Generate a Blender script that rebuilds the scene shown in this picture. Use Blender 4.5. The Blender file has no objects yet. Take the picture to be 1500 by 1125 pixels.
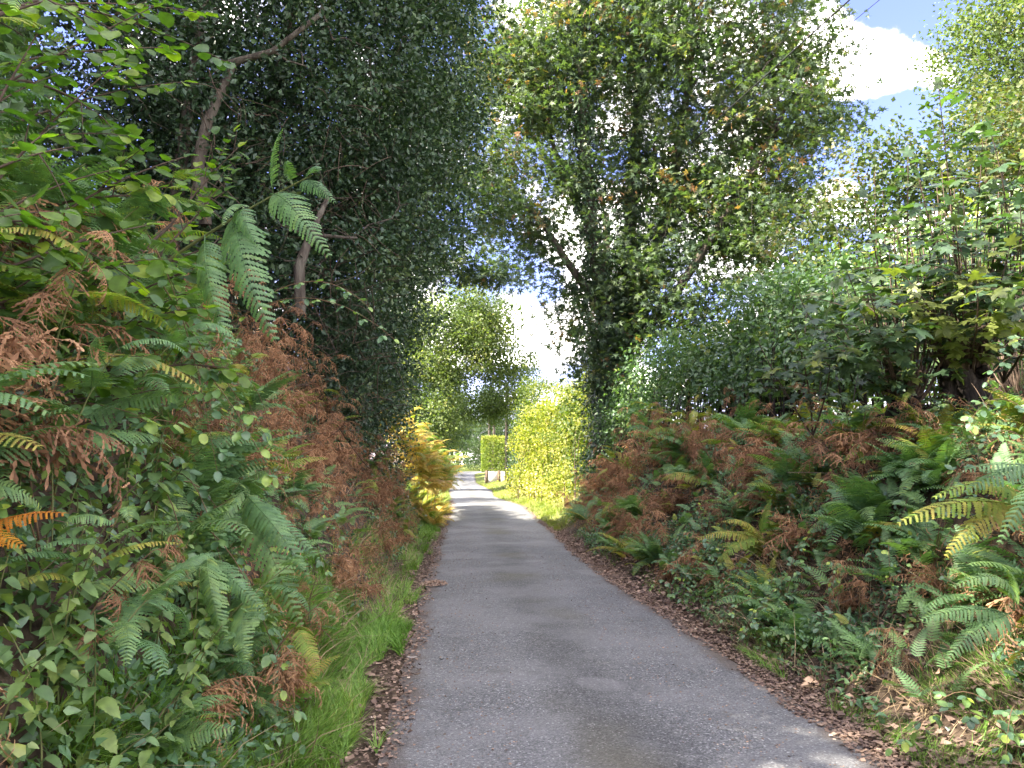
import bpy, math, random
import numpy as np
from mathutils import Matrix, Vector

SC = bpy.context.scene
COL = SC.collection
PI = math.pi
rg = np.random.default_rng(11)
random.seed(5)

# ------------------------------------------------------------ camera, sky, sun, exposure
CAMZ, PITCH, FPX = 1.6, math.atan(117.5 / 1124.0), 1124.0
cam_d = bpy.data.cameras.new('camera')
cam_d.sensor_width = 36.0
cam_d.lens = 36.0 * FPX / 1500.0
cam_d.clip_start = 0.05
cam_d.clip_end = 3000
cam = bpy.data.objects.new('camera', cam_d)
cam.location = (0, 0, CAMZ)
cam.rotation_euler = (PI / 2 + PITCH, 0, 0)
COL.objects.link(cam)
SC.camera = cam

SUN_DIR = Vector((-0.86, -0.36, 0.86)).normalized()      # towards the sun
sun_el = math.asin(SUN_DIR.z)
sun_az = math.atan2(SUN_DIR.x, SUN_DIR.y)                # clockwise from +Y
sd = bpy.data.lights.new('sun', 'SUN')
sd.energy = 2.0
sd.angle = math.radians(0.53)
sd.color = (1.0, 0.93, 0.80)
so = bpy.data.objects.new('sun', sd)
so.rotation_euler = (-SUN_DIR).to_track_quat('-Z', 'Y').to_euler()
so.location = SUN_DIR * 60
COL.objects.link(so)

W = bpy.data.worlds.new('World')
SC.world = W
W.use_nodes = True
nt = W.node_tree
nt.nodes.clear()
def wn(t, **k):
    n = nt.nodes.new(t)
    for a, b in k.items():
        setattr(n, a, b)
    return n
sky = wn('ShaderNodeTexSky', sky_type='NISHITA', sun_disc=False)
sky.sun_elevation = sun_el
sky.sun_rotation = sun_az
sky.air_density = 1.1
sky.dust_density = 0.3
sky.ozone_density = 1.2
tc = wn('ShaderNodeTexCoord')
sep = wn('ShaderNodeSeparateXYZ')
nt.links.new(tc.outputs['Generated'], sep.inputs[0])
def wm(op, a, b=None, c=None, clamp=False):
    n = wn('ShaderNodeMath', operation=op)
    n.use_clamp = clamp
    for i, v in enumerate((a, b, c)):
        if v is None:
            continue
        if isinstance(v, (int, float)):
            n.inputs[i].default_value = v
        else:
            nt.links.new(v, n.inputs[i])
    return n.outputs[0]
zz = wm('ADD', wm('MAXIMUM', sep.outputs[2], 0.0), 0.16)
cx = wm('DIVIDE', sep.outputs[0], zz)
cy = wm('DIVIDE', sep.outputs[1], zz)
cmb = wn('ShaderNodeCombineXYZ')
nt.links.new(cx, cmb.inputs[0]); nt.links.new(cy, cmb.inputs[1])
n1 = wn('ShaderNodeTexNoise')
n1.inputs['Scale'].default_value = 1.15
n1.inputs['Detail'].default_value = 9
n1.inputs['Roughness'].default_value = 0.56
n1.inputs['Distortion'].default_value = 0.3
nt.links.new(cmb.outputs[0], n1.inputs['Vector'])
def raydir(px, py):
    r = np.array([1.0, 0, 0]); u = np.array([0, -math.sin(PITCH), math.cos(PITCH)]); f = np.array([0, math.cos(PITCH), math.sin(PITCH)])
    d = (px - 750) * r + (562.5 - py) * u + FPX * f
    return d
def blob(px, py, rad, amt, prev):
    d = raydir(px, py); d = d / np.linalg.norm(d)
    v = wn('ShaderNodeVectorMath', operation='DISTANCE')
    nt.links.new(tc.outputs['Generated'], v.inputs[0])
    v.inputs[1].default_value = tuple(d)
    m = wn('ShaderNodeMapRange', interpolation_type='SMOOTHSTEP')
    nt.links.new(v.outputs['Value'], m.inputs['Value'])
    m.inputs['From Min'].default_value = 0.0
    m.inputs['From Max'].default_value = rad
    m.inputs['To Min'].default_value = amt
    m.inputs['To Max'].default_value = 0.0
    return wm('ADD', prev, wm('MULTIPLY', m.outputs[0], wob_))
n0 = wn('ShaderNodeTexNoise'); n0.inputs['Scale'].default_value = 9; n0.inputs['Detail'].default_value = 8; n0.inputs['Roughness'].default_value = .6
nt.links.new(tc.outputs['Generated'], n0.inputs['Vector'])
wob_ = wm('MULTIPLY', n0.outputs['Fac'], 2.0)
val = wm('ADD', n1.outputs['Fac'], wm('MULTIPLY', wm('SUBTRACT', n0.outputs['Fac'], 0.5), 0.95))
for b in ((1320, 95, 0.095, 0.34), (1240, 80, 0.09, 0.2), (1390, 80, 0.06, .2), (1245, 285, 0.05, 0.35), (780, 480, 0.07, 0.12), (800, 425, 0.05, -0.22), (1050, 270, 0.13, 0.3), (880, 330, .09, .3),
          (1325, 215, 0.095, -0.75), (1200, 200, 0.08, -0.4), (1450, -30, 0.13, -0.7), (1290, -25, 0.06, -0.5), (735, 385, 0.05, -0.5), (660, 60, 0.12, -0.3)):
    val = blob(*b, val)
cr = wn('ShaderNodeMapRange', interpolation_type='SMOOTHSTEP')
nt.links.new(val, cr.inputs['Value'])
cr.inputs['From Min'].default_value = 0.43
cr.inputs['From Max'].default_value = 0.60
n2 = wn('ShaderNodeTexNoise')
n2.inputs['Scale'].default_value = 3.2
n2.inputs['Detail'].default_value = 6
nt.links.new(cmb.outputs[0], n2.inputs['Vector'])
cc = wn('ShaderNodeMix', data_type='RGBA')
cc.inputs[6].default_value = (0.34, 0.35, 0.40, 1)
cc.inputs[7].default_value = (5.2, 4.9, 4.6, 1)
cr2 = wn('ShaderNodeMapRange')
nt.links.new(n2.outputs['Fac'], cr2.inputs['Value'])
cr2.inputs['From Min'].default_value = 0.36
cr2.inputs['From Max'].default_value = 0.60
cr3 = wn('ShaderNodeMapRange', interpolation_type='SMOOTHSTEP')
nt.links.new(val, cr3.inputs['Value'])
cr3.inputs['From Min'].default_value = 0.45
cr3.inputs['From Max'].default_value = 0.62
nt.links.new(wm('MULTIPLY', cr3.outputs[0], wm('ADD', wm('MULTIPLY', cr2.outputs[0], 0.85), 0.15)), cc.inputs[0])
tintsky = wn('ShaderNodeMix', data_type='RGBA', blend_type='MULTIPLY')
tintsky.inputs[0].default_value = 1.0
nt.links.new(sky.outputs[0], tintsky.inputs[6])
tintsky.inputs[7].default_value = (0.17, 0.145, 0.225, 1)
mixc = wn('ShaderNodeMix', data_type='RGBA')
nt.links.new(cr.outputs[0], mixc.inputs[0])
nt.links.new(tintsky.outputs[2], mixc.inputs[6])
nt.links.new(cc.outputs[2], mixc.inputs[7])
bgn = wn('ShaderNodeBackground')
bgn.inputs['Strength'].default_value = 0.15
nt.links.new(mixc.outputs[2], bgn.inputs['Color'])
wo = wn('ShaderNodeOutputWorld')
nt.links.new(bgn.outputs[0], wo.inputs['Surface'])

SC.view_settings.view_transform = 'Standard'
SC.view_settings.look = 'None'
SC.view_settings.gamma = 1.0
SC.view_settings.use_curve_mapping = False
SC.view_settings.exposure = 4.05
cy_ = SC.cycles
cy_.max_bounces = 8
cy_.diffuse_bounces = 6
cy_.glossy_bounces = 2
cy_.transmission_bounces = 4
cy_.transparent_max_bounces = 4
cy_.use_denoising = True
cy_.denoiser = 'OPENIMAGEDENOISE'
cy_.denoising_input_passes = 'RGB_ALBEDO_NORMAL'
cy_.denoising_prefilter = 'ACCURATE'
cy_.sample_clamp_indirect = 6.0
cy_.use_adaptive_sampling = False

# ------------------------------------------------------------ basic helpers
def P(px, py, Y):
    """World point seen at photo pixel (px, py) at distance Y along the lane."""
    d = raydir(px, py)
    return np.array([0, 0, CAMZ]) + d * (Y / d[1])

def nrm(a):
    a = np.asarray(a, float)
    return a / np.maximum(np.linalg.norm(a, axis=-1, keepdims=True), 1e-9)

_nk = np.random.default_rng(3).normal(size=(12, 3))
_np = np.random.default_rng(4).uniform(0, 6.28, 12)
def noise3(p, s=1.0):
    """Cheap smooth noise in about -1..1 at points p (n,3)."""
    p = np.asarray(p, float) * s
    o = 0
    for i in range(12):
        o = o + np.sin(p @ _nk[i] * (1 + 0.25 * i) + _np[i] + 1.3 * np.sin(p @ _nk[(i + 5) % 12] * .7)) * (1.0 if i < 6 else 0.55)
    return o / 4.2

class Acc:
    """Collects geometry for ONE mesh."""
    def __init__(s):
        s.v = []; s.f = []; s.n = 0; s.t = []
    def add(s, verts, faces, tint=None):
        verts = np.asarray(verts, np.float32).reshape(-1, 3)
        faces = np.asarray(faces, np.int64)
        if len(faces) == 0:
            return
        s.v.append(verts); s.f.append(faces + s.n); s.n += len(verts)
        if tint is None:
            tint = np.full(len(faces), 0.5)
        s.t.append(np.broadcast_to(np.asarray(tint, np.float32), (len(faces),)))
    def mesh(s, name, mat, smooth=True):
        me = bpy.data.meshes.new(name)
        v = np.concatenate(s.v)
        me.vertices.add(len(v))
        me.vertices.foreach_set('co', v.ravel())
        idx = np.concatenate([f.ravel() for f in s.f]).astype(np.int32)
        tot = np.concatenate([np.full(len(f), f.shape[1]) for f in s.f]).astype(np.int32)
        st = (np.cumsum(tot) - tot).astype(np.int32)
        me.loops.add(len(idx))
        me.loops.foreach_set('vertex_index', idx)
        me.polygons.add(len(tot))
        me.polygons.foreach_set('loop_start', st)
        me.polygons.foreach_set('loop_total', tot)
        at = me.attributes.new('tint', 'FLOAT', 'FACE')
        at.data.foreach_set('value', np.concatenate(s.t).astype(np.float32))
        if smooth:
            me.polygons.foreach_set('use_smooth', np.ones(len(tot), bool))
        me.materials.append(mat)
        me.update(calc_edges=True)
        return me
    def build(s, name, mat, parent=None, smooth=True, loc=None):
        if loc is not None:
            s.v = [v - np.asarray(loc, np.float32) for v in s.v]
        return link(name, s.mesh(name, mat, smooth), parent, loc if parent is None else None)

def link(name, data, parent=None, loc=None):
    o = bpy.data.objects.new(name, data)
    COL.objects.link(o)
    if loc is not None:
        o.location = tuple(float(a) for a in loc)
    if parent is not None:
        o.parent = parent
    return o
def tag(o, label=None, cat=None, group=None, kind=None):
    if label: o['label'] = label
    if cat: o['category'] = cat
    if group: o['group'] = group
    if kind: o['kind'] = kind
    return o
def empty(name, loc, label, cat, group=None):
    return tag(link(name, None, None, loc), label, cat, group)

def frames(f, n):
    f = nrm(f)
    x = nrm(np.cross(f, n))
    z = np.cross(x, f)
    return x, f, z
def scatter(acc, tpl, pos, fwd, up, size, tint):
    """Copies of the template leaf at pos, stalk along fwd, face towards up."""
    tv, tf = tpl
    x, y, z = frames(fwd, up)
    size = np.broadcast_to(np.asarray(size, float), (len(pos),))
    v = (tv[None, :, 0:1] * x[:, None, :] + tv[None, :, 1:2] * y[:, None, :] + tv[None, :, 2:3] * z[:, None, :]) * size[:, None, None] + pos[:, None, :]
    k = len(tv)
    f = tf[None, :, :] + (np.arange(len(pos)) * k)[:, None, None]
    acc.add(v.reshape(-1, 3), f.reshape(-1, 3), np.repeat(tint, len(tf)))
def leaf_matrix(pos, fwd, up, size):
    x, y, z = frames(np.array([fwd]), np.array([up]))
    return Matrix(((x[0][0] * size, y[0][0] * size, z[0][0] * size, pos[0]), (x[0][1] * size, y[0][1] * size, z[0][1] * size, pos[1]),
                   (x[0][2] * size, y[0][2] * size, z[0][2] * size, pos[2]), (0, 0, 0, 1)))

def tube(acc, pts, rad, sides=6, tint=0.5, cap=True):
    pts = np.asarray(pts, float)
    rad = np.broadcast_to(np.asarray(rad, float), (len(pts),))
    d = np.gradient(pts, axis=0)
    d = nrm(d)
    ref = np.array([0.31, 0.17, 0.93]) if abs(d[0][2]) < 0.9 else np.array([1.0, 0.1, 0])
    a = nrm(np.cross(d, ref)); b = np.cross(d, a)
    th = np.arange(sides) / sides * 2 * PI
    ring = a[:, None, :] * np.cos(th)[None, :, None] + b[:, None, :] * np.sin(th)[None, :, None]
    v = (pts[:, None, :] + ring * rad[:, None, None]).reshape(-1, 3)
    n = len(pts)
    i = np.arange(n - 1)[:, None] * sides; j = np.arange(sides)[None, :]; j2 = (j + 1) % sides
    q = np.stack([i + j, i + j2, i + sides + j2, i + sides + j], -1).reshape(-1, 4)
    acc.add(v, q, tint)
    if cap:
        acc.add(v[-sides:], np.arange(sides)[None, :], tint)
        acc.add(v[:sides], np.arange(sides)[None, ::-1], tint)
def bez(a, b, c, n):
    t = np.linspace(0, 1, n)[:, None]
    a, b, c = map(lambda q: np.asarray(q, float), (a, b, c))
    return (1 - t) ** 2 * a + 2 * t * (1 - t) * b + t * t * c
def boxv(acc, c, s, tint=0.5, rz=0):
    c = np.asarray(c, float); s = np.asarray(s, float) / 2
    v = np.array([[i, j, k] for i in (-1, 1) for j in (-1, 1) for k in (-1, 1)], float) * s
    cz, sz = math.cos(rz), math.sin(rz)
    v = np.stack([v[:, 0] * cz - v[:, 1] * sz, v[:, 0] * sz + v[:, 1] * cz, v[:, 2]], 1) + c
    acc.add(v, [[0, 1, 3, 2], [4, 6, 7, 5], [0, 4, 5, 1], [2, 3, 7, 6], [0, 2, 6, 4], [1, 5, 7, 3]], tint)

# ------------------------------------------------------------ materials
def mat_base(name):
    m = bpy.data.materials.new(name)
    m.use_nodes = True
    t = m.node_tree
    t.nodes.clear()
    return m, t
def ramp(t, cols, pos=None, interp='LINEAR'):
    r = t.nodes.new('ShaderNodeValToRGB')
    r.color_ramp.interpolation = interp
    n = len(cols)
    pos = pos or [i / max(1, n - 1) for i in range(n)]
    while len(r.color_ramp.elements) < n:
        r.color_ramp.elements.new(0.5)
    for e, c, p in zip(r.color_ramp.elements, cols, pos):
        e.position = p; e.color = (c[0], c[1], c[2], 1)
    return r
def leaf_mat(name, cols, trans=0.35, rough=0.42, spec=0.5, obj_rand=0.0, tcol=(1.25, 1.5, 0.45), mottle=0.25, pos=None):
    m, t = mat_base(name)
    L = t.links
    at = t.nodes.new('ShaderNodeAttribute'); at.attribute_name = 'tint'
    fac = at.outputs['Fac']
    if obj_rand > 0:
        oi = t.nodes.new('ShaderNodeObjectInfo')
        mx = t.nodes.new('ShaderNodeMix')
        mx.inputs[0].default_value = obj_rand
        L.new(fac, mx.inputs[2]); L.new(oi.outputs['Random'], mx.inputs[3])
        fac = mx.outputs[0]
    r = ramp(t, cols, pos)
    L.new(fac, r.inputs[0])
    ns = t.nodes.new('ShaderNodeTexNoise')
    ge = t.nodes.new('ShaderNodeNewGeometry')
    L.new(ge.outputs['Position'], ns.inputs['Vector'])
    ns.inputs['Scale'].default_value = 24; ns.inputs['Detail'].default_value = 2
    mr = t.nodes.new('ShaderNodeMapRange')
    L.new(ns.outputs['Fac'], mr.inputs['Value'])
    mr.inputs['From Min'].default_value = 0.3; mr.inputs['From Max'].default_value = 0.7
    mr.inputs['To Min'].default_value = 1 - mottle; mr.inputs['To Max'].default_value = 1 + mottle
    ml = t.nodes.new('ShaderNodeVectorMath'); ml.operation = 'SCALE'
    L.new(r.outputs[0], ml.inputs[0]); L.new(mr.outputs[0], ml.inputs['Scale'])
    pb = t.nodes.new('ShaderNodeBsdfPrincipled')
    L.new(ml.outputs[0], pb.inputs['Base Color'])
    pb.inputs['Roughness'].default_value = rough
    pb.inputs['Specular IOR Level'].default_value = spec
    out = t.nodes.new('ShaderNodeOutputMaterial')
    if trans > 0:
        tr = t.nodes.new('ShaderNodeBsdfTranslucent')
        mc = t.nodes.new('ShaderNodeVectorMath'); mc.operation = 'MULTIPLY'
        L.new(ml.outputs[0], mc.inputs[0]); mc.inputs[1].default_value = tcol
        L.new(mc.outputs[0], tr.inputs['Color'])
        ms = t.nodes.new('ShaderNodeMixShader'); ms.inputs[0].default_value = trans
        L.new(pb.outputs[0], ms.inputs[1]); L.new(tr.outputs[0], ms.inputs[2])
        L.new(ms.outputs[0], out.inputs['Surface'])
    else:
        L.new(pb.outputs[0], out.inputs['Surface'])
    return m
def rough_mat(name, cols, scale=8, rough=0.9, bump=0.3, stretch=(1, 1, 1), detail=6, spec=0.2, bscale=None):
    m, t = mat_base(name); L = t.links
    ge = t.nodes.new('ShaderNodeNewGeometry')
    mp = t.nodes.new('ShaderNodeMapping'); mp.inputs['Scale'].default_value = stretch
    L.new(ge.outputs['Position'], mp.inputs['Vector'])
    ns = t.nodes.new('ShaderNodeTexNoise'); ns.inputs['Scale'].default_value = scale; ns.inputs['Detail'].default_value = detail
    L.new(mp.outputs[0], ns.inputs['Vector'])
    r = ramp(t, cols, [0.3 + 0.4 * i / max(1, len(cols) - 1) for i in range(len(cols))])
    L.new(ns.outputs['Fac'], r.inputs[0])
    pb = t.nodes.new('ShaderNodeBsdfPrincipled')
    L.new(r.outputs[0], pb.inputs['Base Color'])
    pb.inputs['Roughness'].default_value = rough
    pb.inputs['Specular IOR Level'].default_value = spec
    if bump:
        bp = t.nodes.new('ShaderNodeBump'); bp.inputs['Strength'].default_value = bump; bp.inputs['Distance'].default_value = 0.03
        n3 = t.nodes.new('ShaderNodeTexNoise'); n3.inputs['Scale'].default_value = bscale or scale * 3; n3.inputs['Detail'].default_value = 4
        L.new(mp.outputs[0], n3.inputs['Vector'])
        L.new(n3.outputs['Fac'], bp.inputs['Height']); L.new(bp.outputs[0], pb.inputs['Normal'])
    out = t.nodes.new('ShaderNodeOutputMaterial')
    L.new(pb.outputs[0], out.inputs['Surface'])
    return m

M = {}
M['soil'] = rough_mat('soil_and_litter', [(0.020, 0.014, 0.010), (0.050, 0.030, 0.020), (0.085, 0.052, 0.034), (0.04, 0.035, 0.02)], 9, 0.95, 0.6)
M['bark'] = rough_mat('bark', [(0.035, 0.028, 0.022), (0.085, 0.070, 0.055), (0.13, 0.115, 0.09)], 10, 0.9, 0.8, (1, 1, 0.25))
M['darkbark'] = rough_mat('dark_bark', [(0.014, 0.011, 0.009), (0.030, 0.024, 0.020), (0.07, 0.055, 0.045)], 14, 0.95, 0.8, (1, 1, 0.3))
M['twig'] = rough_mat('dry_twig', [(0.10, 0.07, 0.05), (0.22, 0.16, 0.11)], 20, 0.85, 0.2)
M['twigd'] = rough_mat('brown_twig', [(0.05, 0.033, 0.024), (0.10, 0.07, 0.05)], 20, 0.8, 0.2)
M['shoot'] = rough_mat('coppice_shoot', [(0.085, 0.060, 0.045), (0.19, 0.135, 0.10)], 20, 0.8, 0.2)
M['stemg'] = rough_mat('green_stem', [(0.10, 0.13, 0.04), (0.20, 0.20, 0.08)], 10, 0.6, 0.0)
M['stemr'] = rough_mat('reddish_stem', [(0.12, 0.07, 0.04), (0.20, 0.13, 0.07)], 10, 0.6, 0.0)
M['pole'] = rough_mat('weathered_pole_wood', [(0.16, 0.13, 0.085), (0.26, 0.215, 0.14), (0.33, 0.28, 0.19)], 6, 0.85, 0.3, (3, 3, 0.2))
M['cable'] = rough_mat('black_cable', [(0.012, 0.012, 0.013), (0.03, 0.03, 0.032)], 6, 0.5, 0.0, spec=0.5)
M['wire'] = rough_mat('bare_wire', [(0.10, 0.10, 0.10), (0.2, 0.2, 0.19)], 6, 0.5, 0.0, spec=0.5)
M['concrete'] = rough_mat('pale_concrete', [(0.30, 0.26, 0.23), (0.44, 0.39, 0.35), (0.5, 0.46, 0.41)], 7, 0.9, 0.3)
M['post'] = rough_mat('brown_timber', [(0.08, 0.055, 0.035), (0.17, 0.12, 0.08)], 9, 0.85, 0.3, (2, 2, 0.3))

M['syc'] = leaf_mat('sycamore_leaf', [(0.052, 0.086, 0.051), (0.075, 0.114, 0.061), (0.116, 0.155, 0.061), (0.198, 0.200, 0.079), (0.303, 0.160, 0.086)], 0.42, 0.45, 0.4, pos=[0, .4, .75, .9, 1], tcol=(1.25, 1.45, 0.45))
M['syc_near'] = leaf_mat('sapling_leaf', [(0.042, 0.079, 0.047), (0.055, 0.098, 0.047), (0.092, 0.138, 0.047), (0.174, 0.198, 0.052)], 0.35, 0.36, 0.55, obj_rand=1.0, pos=[0, .45, .85, 1], tcol=(1.5, 1.8, 0.4))
M['holly'] = leaf_mat('holly_leaf', [(0.022, 0.046, 0.024), (0.040, 0.076, 0.036), (0.062, 0.105, 0.044), (0.10, 0.14, 0.05)], 0.15, 0.42, 0.4, pos=[0, .45, .85, 1])
M['ivy'] = leaf_mat('ivy_leaf', [(0.024, 0.054, 0.024), (0.045, 0.087, 0.036), (0.083, 0.135, 0.045)], 0.12, 0.33, 0.6)
M['round'] = leaf_mat('pale_tree_leaf', [(0.072, 0.105, 0.042), (0.110, 0.149, 0.055), (0.176, 0.209, 0.066), (0.253, 0.253, 0.077)], 0.40, 0.5, 0.3, pos=[0, .45, .85, 1])
M['wood'] = leaf_mat('woodland_leaf', [(0.040, 0.070, 0.035), (0.065, 0.10, 0.045), (0.11, 0.14, 0.05)], 0.35, 0.5, 0.3)
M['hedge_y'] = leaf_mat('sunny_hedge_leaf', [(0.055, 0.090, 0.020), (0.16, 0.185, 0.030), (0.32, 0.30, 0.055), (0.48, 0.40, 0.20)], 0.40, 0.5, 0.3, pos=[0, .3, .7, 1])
M['hedge_box'] = leaf_mat('clipped_hedge_leaf', [(0.10, 0.16, 0.03), (0.20, 0.25, 0.04), (0.32, 0.27, 0.05)], 0.35, 0.5, 0.3)
M['hazel'] = leaf_mat('hazel_leaf', [(0.063, 0.120, 0.037), (0.094, 0.162, 0.037), (0.151, 0.228, 0.037), (0.239, 0.300, 0.037)], 0.42, 0.42, 0.5, obj_rand=1.0, pos=[0, .45, .85, 1], tcol=(1.5, 2.0, 0.3))
M['shrub'] = leaf_mat('shrub_leaf', [(0.069, 0.127, 0.063), (0.104, 0.175, 0.075), (0.174, 0.238, 0.079), (0.312, 0.317, 0.079)], 0.35, 0.38, 0.55, pos=[0, .5, .88, 1])
M['redbush'] = leaf_mat('reddening_leaf', [(0.055, 0.090, 0.035), (0.12, 0.135, 0.05), (0.25, 0.15, 0.085)], 0.33, 0.5, 0.3)
M['bramble'] = leaf_mat('bramble_leaf', [(0.078, 0.150, 0.079), (0.108, 0.202, 0.095), (0.167, 0.264, 0.087), (0.314, 0.352, 0.079)], 0.28, 0.36, 0.6, obj_rand=0.0, pos=[0, .5, .85, 1])
M['bramble_o'] = leaf_mat('bramble_leaf_single', [(0.088, 0.167, 0.087), (0.128, 0.229, 0.103), (0.196, 0.317, 0.079), (0.373, 0.458, 0.063)], 0.30, 0.36, 0.6, obj_rand=1.0, pos=[0, .5, .85, 1])
M['nettle'] = leaf_mat('nettle_leaf', [(0.108, 0.185, 0.071), (0.157, 0.255, 0.087), (0.255, 0.334, 0.087), (0.17, 0.235, 0.1)], 0.35, 0.5, 0.45, obj_rand=1.0, pos=[0, .5, .9, 1])
M['fern'] = leaf_mat('green_fern', [(0.088, 0.176, 0.076), (0.133, 0.238, 0.095), (0.206, 0.308, 0.095), (0.392, 0.422, 0.079)], 0.35, 0.5, 0.45, obj_rand=0.55, pos=[0, .5, .85, 1])
M['fern_y'] = leaf_mat('yellowing_fern', [(0.111, 0.234, 0.044), (0.204, 0.289, 0.055), (0.340, 0.289, 0.066), (0.289, 0.193, 0.066)], 0.35, 0.6, 0.3, obj_rand=0.5)
M['fern_g'] = leaf_mat('golden_bracken', [(0.285, 0.324, 0.060), (0.522, 0.410, 0.080), (0.589, 0.410, 0.150), (0.475, 0.270, 0.120)], 0.35, 0.6, 0.3, obj_rand=0.6, tcol=(1.3, 1.2, .6))
M['fern_o'] = leaf_mat('orange_bracken', [(0.42, 0.20, 0.03), (0.60, 0.27, 0.03), (0.5, 0.18, 0.04)], 0.35, 0.6, 0.3, obj_rand=0.6, tcol=(1.4, 1.2, .6))
M['fern_d'] = leaf_mat('withered_bracken', [(0.149, 0.083, 0.050), (0.263, 0.144, 0.081), (0.404, 0.227, 0.119), (0.526, 0.351, 0.193)], 0.22, 0.8, 0.15, obj_rand=0.5, tcol=(1.3, 1.1, .8))
M['litter'] = leaf_mat('fallen_leaf', [(0.120, 0.081, 0.069), (0.263, 0.179, 0.132), (0.440, 0.302, 0.218), (0.746, 0.658, 0.529)], 0.05, 0.8, 0.25, tcol=(1, 1, 1), pos=[0, .4, .85, 1])
M['grass'] = leaf_mat('grass_blade', [(0.119, 0.239, 0.041), (0.179, 0.320, 0.054), (0.271, 0.373, 0.082), (0.508, 0.445, 0.163)], 0.30, 0.5, 0.4, pos=[0, .45, .8, 1])
M['grassy'] = leaf_mat('sunny_grass_blade', [(0.14, 0.19, 0.035), (0.24, 0.26, 0.05), (0.40, 0.33, 0.12)], 0.30, 0.5, 0.4)
M['straw'] = leaf_mat('dry_straw', [(0.260, 0.182, 0.104), (0.442, 0.338, 0.195)], 0.1, 0.7, 0.3, tcol=(1, 1, 1))

# ------------------------------------------------------------ lie of the land
_y = np.linspace(-40, 160, 2001)
def _smooth(a, k=60):
    w = np.hanning(k); w /= w.sum()
    return np.convolve(np.pad(a, (k // 2, k - 1 - k // 2), 'edge'), w, 'valid')
_XL = _smooth(np.interp(_y, [-40, 4, 7.5, 12.9, 20, 30, 45, 66, 90, 100, 110, 120, 130, 145], [1.2, -.66, -.95, -1.29, -1.75, -2.32, -3.6, -5.2, -7.2, -7.6, -7.0, -4, 3, 16]))
_XR = _smooth(np.interp(_y, [-40, 4, 7.5, 12.9, 20, 30, 38, 46, 56, 66, 90, 98, 106, 115, 122, 135], [4.6, 2.02, 1.69, 1.18, .88, .42, -.9, -1.15, -2.1, -3.1, -4.4, -4.2, -2.6, 1, 8, 26]))
def XL(y): return np.interp(y, _y, _XL)
def XR(y): return np.interp(y, _y, _XR)
def ss(t):
    t = np.clip(t, 0, 1); return t * t * (3 - 2 * t)
def zroad(y): return 0.55 * ss((np.asarray(y, float) - 58) / 48)
def height(x, y):
    x = np.asarray(x, float); y = np.asarray(y, float)
    tl = XL(y) - x; tr = x - XR(y)
    HL = np.interp(y, [-30, 5, 14, 20, 26, 36, 50, 80], [3.0, 3.1, 2.5, 1.9, 1.3, .8, .4, .3])
    HR = np.interp(y, [-30, 3, 12, 17, 21, 26, 40, 80], [1.5, 1.7, 2.0, 1.6, .85, .3, .2, .2])
    zl = HL * (0.75 * np.clip((tl - .5) / 1.7, 0, 1) + .25 * ss((tl - .5) / 1.7)) + .05 * np.clip(tl, 0, .5) + .035 * np.clip(tl - 2.4, 0, 14)
    wr = np.interp(y, [3, 10, 20], [2.5, 2.4, 1.6])
    zr = HR * ss((tr - .15) / wr) + .05 * np.clip(tr, 0, .4) + .01 * np.clip(tr - 3, 0, 14)
    t = np.maximum(tl, tr)
    p = np.stack([x, y, x * 0], -1)
    nz = noise3(p, 1.3) * .07 + noise3(p, 3.1) * .03
    z = np.where(tl > 0, zl, np.where(tr > 0, zr, -0.03)) + nz * ss(t / 1.2) + zroad(y)
    return z
def ray_ground(px, py, y0=1.2, y1=60):
    d = raydir(px, py); ys = np.arange(y0, y1, .05)
    q = np.array([0, 0, CAMZ]) + d[None, :] * (ys / d[1])[:, None]
    h = height(q[:, 0], q[:, 1])
    i = np.argmax(q[:, 2] < h)
    return q[i] if q[i, 2] < h[i] else q[-1]

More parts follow.
